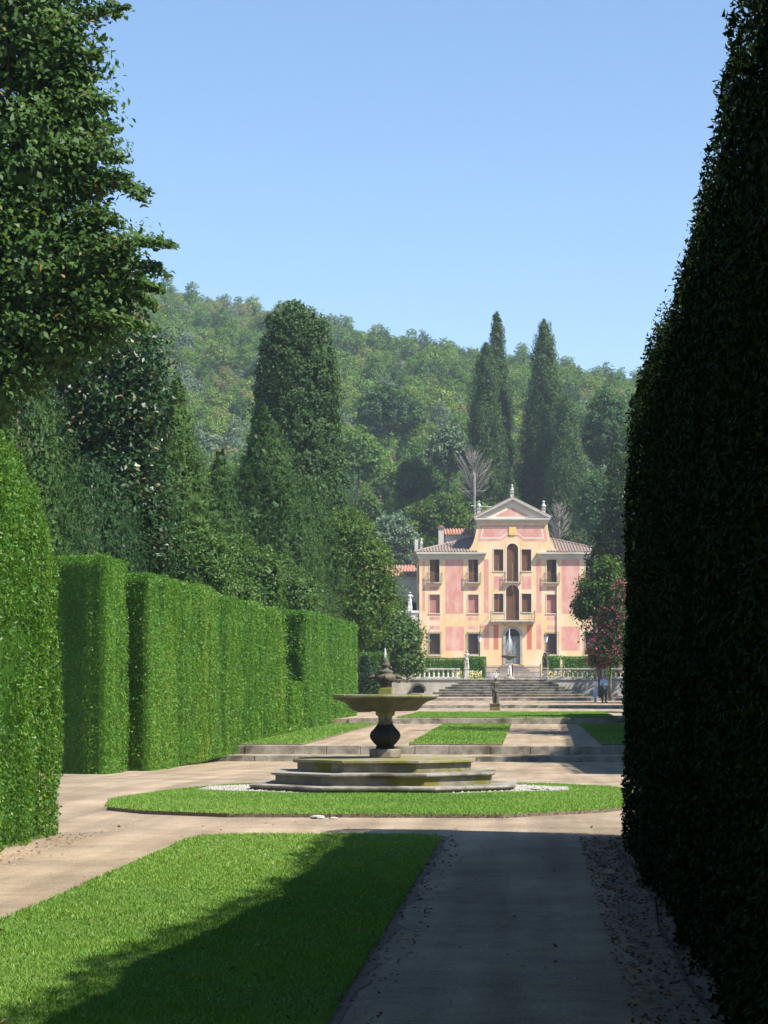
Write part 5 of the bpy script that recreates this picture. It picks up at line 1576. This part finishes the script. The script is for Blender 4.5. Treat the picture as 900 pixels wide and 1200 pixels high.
tree('ivy_tree', (P(752, 850, 88).x, 89, 0), [PL(748, 540, 88, 9, 60, 2), PL(750, 640, 88, 12, 80, 2), PL(752, 740, 88, 14, 70, 2), PL(775, 600, 90, 22, 130, 1.2)], 'leaf_chestnut', 9000, .13, 'tall sunlit ivy-clad tree just past the end of the dark hedge', r0=.2, clump=.35, per=22, core=.7)
# row of tall trees behind the right-hand hedges: they shade the grass strip, the stair and the visitors
where = ('beside the fountain crossing', 'beside the low stone steps', 'beside the shaded grass strip', 'past the shaded grass strip', 'level with the dark statue', 'shading the two visitors', 'shading the stair', 'shading the dark balustrade', 'behind the dark balustrade')
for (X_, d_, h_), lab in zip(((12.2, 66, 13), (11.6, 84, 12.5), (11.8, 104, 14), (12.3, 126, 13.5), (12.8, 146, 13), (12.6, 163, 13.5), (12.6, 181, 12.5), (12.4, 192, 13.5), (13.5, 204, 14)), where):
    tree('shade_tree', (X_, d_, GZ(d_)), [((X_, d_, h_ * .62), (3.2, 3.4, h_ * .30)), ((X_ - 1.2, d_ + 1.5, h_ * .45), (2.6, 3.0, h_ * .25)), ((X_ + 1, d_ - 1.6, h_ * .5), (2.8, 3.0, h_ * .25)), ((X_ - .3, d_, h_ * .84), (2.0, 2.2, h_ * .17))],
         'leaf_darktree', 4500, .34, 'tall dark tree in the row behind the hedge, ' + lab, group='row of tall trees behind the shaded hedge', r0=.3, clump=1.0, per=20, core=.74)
for (X_, d_, h_, lab) in ((-9, -17, 15, 'unseen spreading tree added behind the viewpoint to block sky, on the yellow-green hedge side'), (0, -21, 17, 'unseen spreading tree added across the walk behind the viewpoint to block sky'), (8.5, -24, 16, 'unseen spreading tree added behind the viewpoint to block sky, on the dark hedge side'), (-10, 2, 14, 'unseen spreading tree added to block sky, outside the yellow-green hedge'), (-10.5, 14, 13, 'unseen spreading tree added to block sky, outside the hedge beside the hornbeam')):  # unseen trees, added to cut the sky light and deepen the foreground shade
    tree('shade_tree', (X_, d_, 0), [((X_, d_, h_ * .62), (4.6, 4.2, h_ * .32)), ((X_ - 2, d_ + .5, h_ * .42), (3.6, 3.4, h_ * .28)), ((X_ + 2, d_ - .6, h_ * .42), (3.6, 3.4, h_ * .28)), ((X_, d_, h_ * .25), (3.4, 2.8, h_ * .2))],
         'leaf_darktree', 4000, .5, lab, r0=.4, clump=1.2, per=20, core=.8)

# ------------------------------------------------------------------ individual trees on the slope behind the villa
def cyp(px, top, bot, hw, d, n, lab, seed, leafs=.42, mat='leaf_cypress', lumps=.3):
    b = P(px, bot, d); t = P(px, top, d); k = d / FPX
    h = t.z - b.z
    spire('cypress_tree', (b.x, d, b.z), h, [(0, hw * k * .85), (.25, hw * k), (.5, hw * k * .8), (.72, hw * k * .52), (.88, hw * k * .36), (.97, hw * k * .2), (1, .05)], mat, int(n * 1.8), leafs * .75, lab, lumps=lumps, seed=seed, aspect=.35, lump_f=3.0, r0=.3, clump=.85, tall=1.6)
cyp(583, 366, 610, 17, 350, 15000, 'tallest slim cypress on the slope behind the pediment', 61, .45)
cyp(570, 402, 612, 21, 338, 16000, 'cypress paired with the tallest one behind the pediment', 62, .42)
cyp(598, 545, 612, 8, 330, 3000, 'short young cypress just behind the pediment finial', 63, .35)
cyp(639, 374, 630, 27, 345, 18000, 'broad-shouldered cypress right of the pediment, taller of the pair', 64, .45)
cyp(664, 465, 640, 26, 334, 14000, 'lower cypress mass merging below the broad-shouldered one', 65, .42)
cyp(648, 440, 640, 24, 338, 14000, 'bulky middle cypress between the pair right of the pediment', 66, .42)
def slope_tree(px, py, rx, ry, d, mat, n, lab, leaf=.42, name='slope_tree', **kw):
    c = P(px, py, d); k = d / FPX
    gz = float(HZ(np.array([c.x]), np.array([d + 1.0]))[0])
    bz_ = min(gz, c.z - ry * k * 1.1)
    tree(name, (c.x, d + 1.0, bz_), [PL(px - rx * .35, py + ry * .15, d, rx * .62, ry * .75), PL(px + rx * .35, py + ry * .2, d, rx * .62, ry * .7), PL(px, py - ry * .3, d, rx * .6, ry * .65)], mat, n, leaf, lab, r0=.2, clump=.9, per=22, core=.72, **kw)
slope_tree(520, 605, 34, 28, 318, 'leaf_chestnut', 7000, 'yellow-green round tree just above the villa roof')
slope_tree(462, 632, 30, 38, 316, 'leaf_olive', 6500, 'grey-green olive-like tree behind the service wing')
slope_tree(560, 610, 22, 22, 322, 'leaf_wood_a', 4500, 'bright green tree tucked behind the attic and antenna')
slope_tree(428, 597, 20, 18, 322, 'leaf_bright', 3500, 'light yellowish small tree above the chestnut crown')
slope_tree(488, 560, 34, 30, 345, 'leaf_wood_c', 6000, 'dark holm oak on the slope above the service wing')
slope_tree(525, 525, 30, 30, 360, 'leaf_olive', 5500, 'silvery olive tree left of the paired cypresses')
slope_tree(455, 480, 46, 34, 420, 'leaf_wood_c', 7000, 'large dark evergreen midway up the wooded slope', .5)
slope_tree(712, 500, 36, 50, 345, 'leaf_wood_c', 8000, 'dark evergreen right of the bulky cypresses')
slope_tree(700, 590, 26, 40, 325, 'leaf_wood_c', 6000, 'dark evergreen behind the shaded villa end')
slope_tree(420, 530, 30, 32, 350, 'leaf_wood_a', 5000, 'green tree beside the ivy-clad column on the slope')
# bare grey trees
def bare(px, top, bot, d, lab, spread=.5):
    b = P(px, bot, d); h = P(px, top, d).z - b.z
    m = MB().tube([(0, 0, 0), (.1, 0, h * .5), (0, 0, h)], [.16, .1, .02], 6)
    for q in range(150):
        z = h * random.uniform(.2, .95); a = random.uniform(0, 6.28); L_ = ((h - z) * spread + .6) * random.uniform(.4, 1.0)
        e = Vector((math.cos(a) * L_ + random.uniform(-.3, .3), math.sin(a) * L_, z + L_ * random.uniform(.5, 1.6)))
        m.tube([(0, 0, z), Vector((0, 0, z)).lerp(e, .5) + Vector((0, 0, -.1)), e], [.03, .022, .010], 4)
    r_ = empty('bare_tree', (b.x, d, b.z)); tag(r_, lab, 'tree')
    m.build('trunk', 'bark_grey', r_, True)
bare(554, 528, 600, 320, 'leafless grey tree left of the paired cypresses')
bare(655, 590, 650, 318, 'leafless pale tree just above the shaded villa roof', .35)

# ------------------------------------------------------------------ wooded hillside: one mass of trees
tmpl = bpy.data.collections.new('wood_templates')
def template(mat, n, leaf, lobes, clump, trunk=True, core=.7):
    V, T = crown_arrays(lobes, n, leaf, clump, 20, up=(0, 0, .1), tvar=.2)
    V2, T2 = core_arrays(lobes, core)
    me_ = quads_mesh('woodland_tree', np.concatenate([V, V2[::3]]), np.concatenate([T, T2[::3]]))
    me_.materials.append(MATS[mat])
    o_ = bpy.data.objects.new('woodland_tree', me_)
    tmpl.objects.link(o_)
SH = [[((0, 0, 5.2), (2.6, 2.6, 2.6)), ((1.3, .6, 4.2), (2.0, 2.0, 1.9)), ((-1.3, -.5, 4.4), (2.0, 2.0, 2.0)), ((.2, -1.0, 3.2), (2.2, 2.0, 1.8))],
      [((0, 0, 6.0), (2.0, 2.0, 3.0)), ((.9, 0, 4.2), (1.8, 1.8, 2.2)), ((-.8, .6, 4.0), (1.9, 1.9, 2.2))],
      [((0, 0, 3.6), (2.9, 2.9, 2.3)), ((1.6, 0, 3.0), (1.9, 1.9, 1.6)), ((-1.6, .4, 3.2), (1.9, 1.9, 1.7)), ((0, -1.2, 4.6), (1.7, 1.6, 1.5))]]
for i, mt in enumerate(['leaf_wood_a', 'leaf_wood_a', 'leaf_wood_b', 'leaf_wood_b', 'leaf_wood_c', 'leaf_wood_d', 'leaf_olive']):
    template(mt, 3200, .34, SH[i % 3], .62)
NT = len(tmpl.objects)
pts = []
d = 304.0
while d < 790:
    sp_ = 3.6 + (d - 304) * .003
    x = -.23 * d - 40
    while x < .16 * d + 40:
        pts.append((x + random.uniform(-.45, .45) * sp_, d + random.uniform(-.45, .45) * sp_))
        x += sp_
    d += sp_ * 1.15
pts = np.array(pts)
# clear ground round the villa and its wing
clear = ~((pts[:, 1] < 322) & (pts[:, 0] > -26) & (pts[:, 0] < 16))
# a bare earthy track between the cypresses
clear &= ~((np.abs(pts[:, 0] - (-1.2 + .02 * (pts[:, 1] - 350))) < 2.5) & (pts[:, 1] < 400))
pts = pts[clear]
Pz = HZ(pts[:, 0], pts[:, 1])
nP = len(pts)
pm_ = bpy.data.meshes.new('hillside_wood')
pm_.vertices.add(nP)
pm_.vertices.foreach_set('co', np.stack([pts[:, 0], pts[:, 1], Pz - .8], -1).astype(np.float32).ravel())
big = noise3(np.stack([pts[:, 0] / 14, pts[:, 1] / 14, 0 * Pz], -1), 77, 3)
sel = big * 1.6 + rng.normal(0, .75, nP)
idx = np.digitize(sel, [-1.1, -.35, .15, .6, 1.0, 1.5])          # species drift in patches
perm = np.array([4, 0, 1, 2, 3, 5, 6])
dry = (pts[:, 1] > 560) & (rng.uniform(0, 1, nP) < .18)
idx = perm[idx]; idx[dry] = 5
a_ = pm_.attributes.new('idx', 'INT', 'POINT'); a_.data.foreach_set('value', idx.astype(np.int32))
rot = np.stack([rng.normal(0, .06, nP), rng.normal(0, .06, nP), rng.uniform(0, 6.283, nP)], -1)
a_ = pm_.attributes.new('rot', 'FLOAT_VECTOR', 'POINT'); a_.data.foreach_set('vector', rot.astype(np.float32).ravel())
scl = rng.uniform(.5, 1.1, nP)[:, None] * np.stack([rng.uniform(.85, 1.15, nP), rng.uniform(.85, 1.15, nP), rng.uniform(.85, 1.3, nP)], -1)
a_ = pm_.attributes.new('scl', 'FLOAT_VECTOR', 'POINT'); a_.data.foreach_set('vector', scl.astype(np.float32).ravel())
wood = add('hillside_wood', pm_, None)
wood['kind'] = 'stuff'
tag(wood, 'mixed green wood covering the hillside behind the villa', 'wood')
ng = bpy.data.node_groups.new('wood_scatter', 'GeometryNodeTree')
ng.interface.new_socket('Geometry', in_out='INPUT', socket_type='NodeSocketGeometry')
ng.interface.new_socket('Geometry', in_out='OUTPUT', socket_type='NodeSocketGeometry')
gi = ng.nodes.new('NodeGroupInput'); go = ng.nodes.new('NodeGroupOutput')
ci = ng.nodes.new('GeometryNodeCollectionInfo'); ci.inputs['Collection'].default_value = tmpl
ci.inputs['Separate Children'].default_value = True; ci.inputs['Reset Children'].default_value = True
ip = ng.nodes.new('GeometryNodeInstanceOnPoints'); ip.inputs['Pick Instance'].default_value = True
def named(nm, ty):
    q = ng.nodes.new('GeometryNodeInputNamedAttribute'); q.data_type = ty; q.inputs['Name'].default_value = nm
    return q.outputs['Attribute']
ng.links.new(gi.outputs[0], ip.inputs['Points'])
ng.links.new(ci.outputs[0], ip.inputs['Instance'])
ng.links.new(named('idx', 'INT'), ip.inputs['Instance Index'])
ng.links.new(named('rot', 'FLOAT_VECTOR'), ip.inputs['Rotation'])
ng.links.new(named('scl', 'FLOAT_VECTOR'), ip.inputs['Scale'])
ng.links.new(ip.outputs[0], go.inputs[0])
wood.modifiers.new('scatter', 'NODES').node_group = ng

# ------------------------------------------------------------------ summer haze
hz, hn, hbs = new_mat('haze_air')
hn.nodes.remove(hbs)
vol = N(hn, 'ShaderNodeVolumePrincipled')
vol.inputs['Color'].default_value = (.72, .84, 1.0, 1)
vol.inputs['Density'].default_value = HAZE_DENSITY
vol.inputs['Anisotropy'].default_value = 0.0
hn.links.new(vol.outputs[0], hn.nodes['Material Output'].inputs['Volume'])
if HAZE_DENSITY > 0:
    hzo = MB().box(-1100, 1100, -450, 7000, -2.0, 165).build('haze', hz)
    hzo['kind'] = 'stuff'
    tag(hzo, 'thin bluish summer haze over the garden and hill', 'haze')
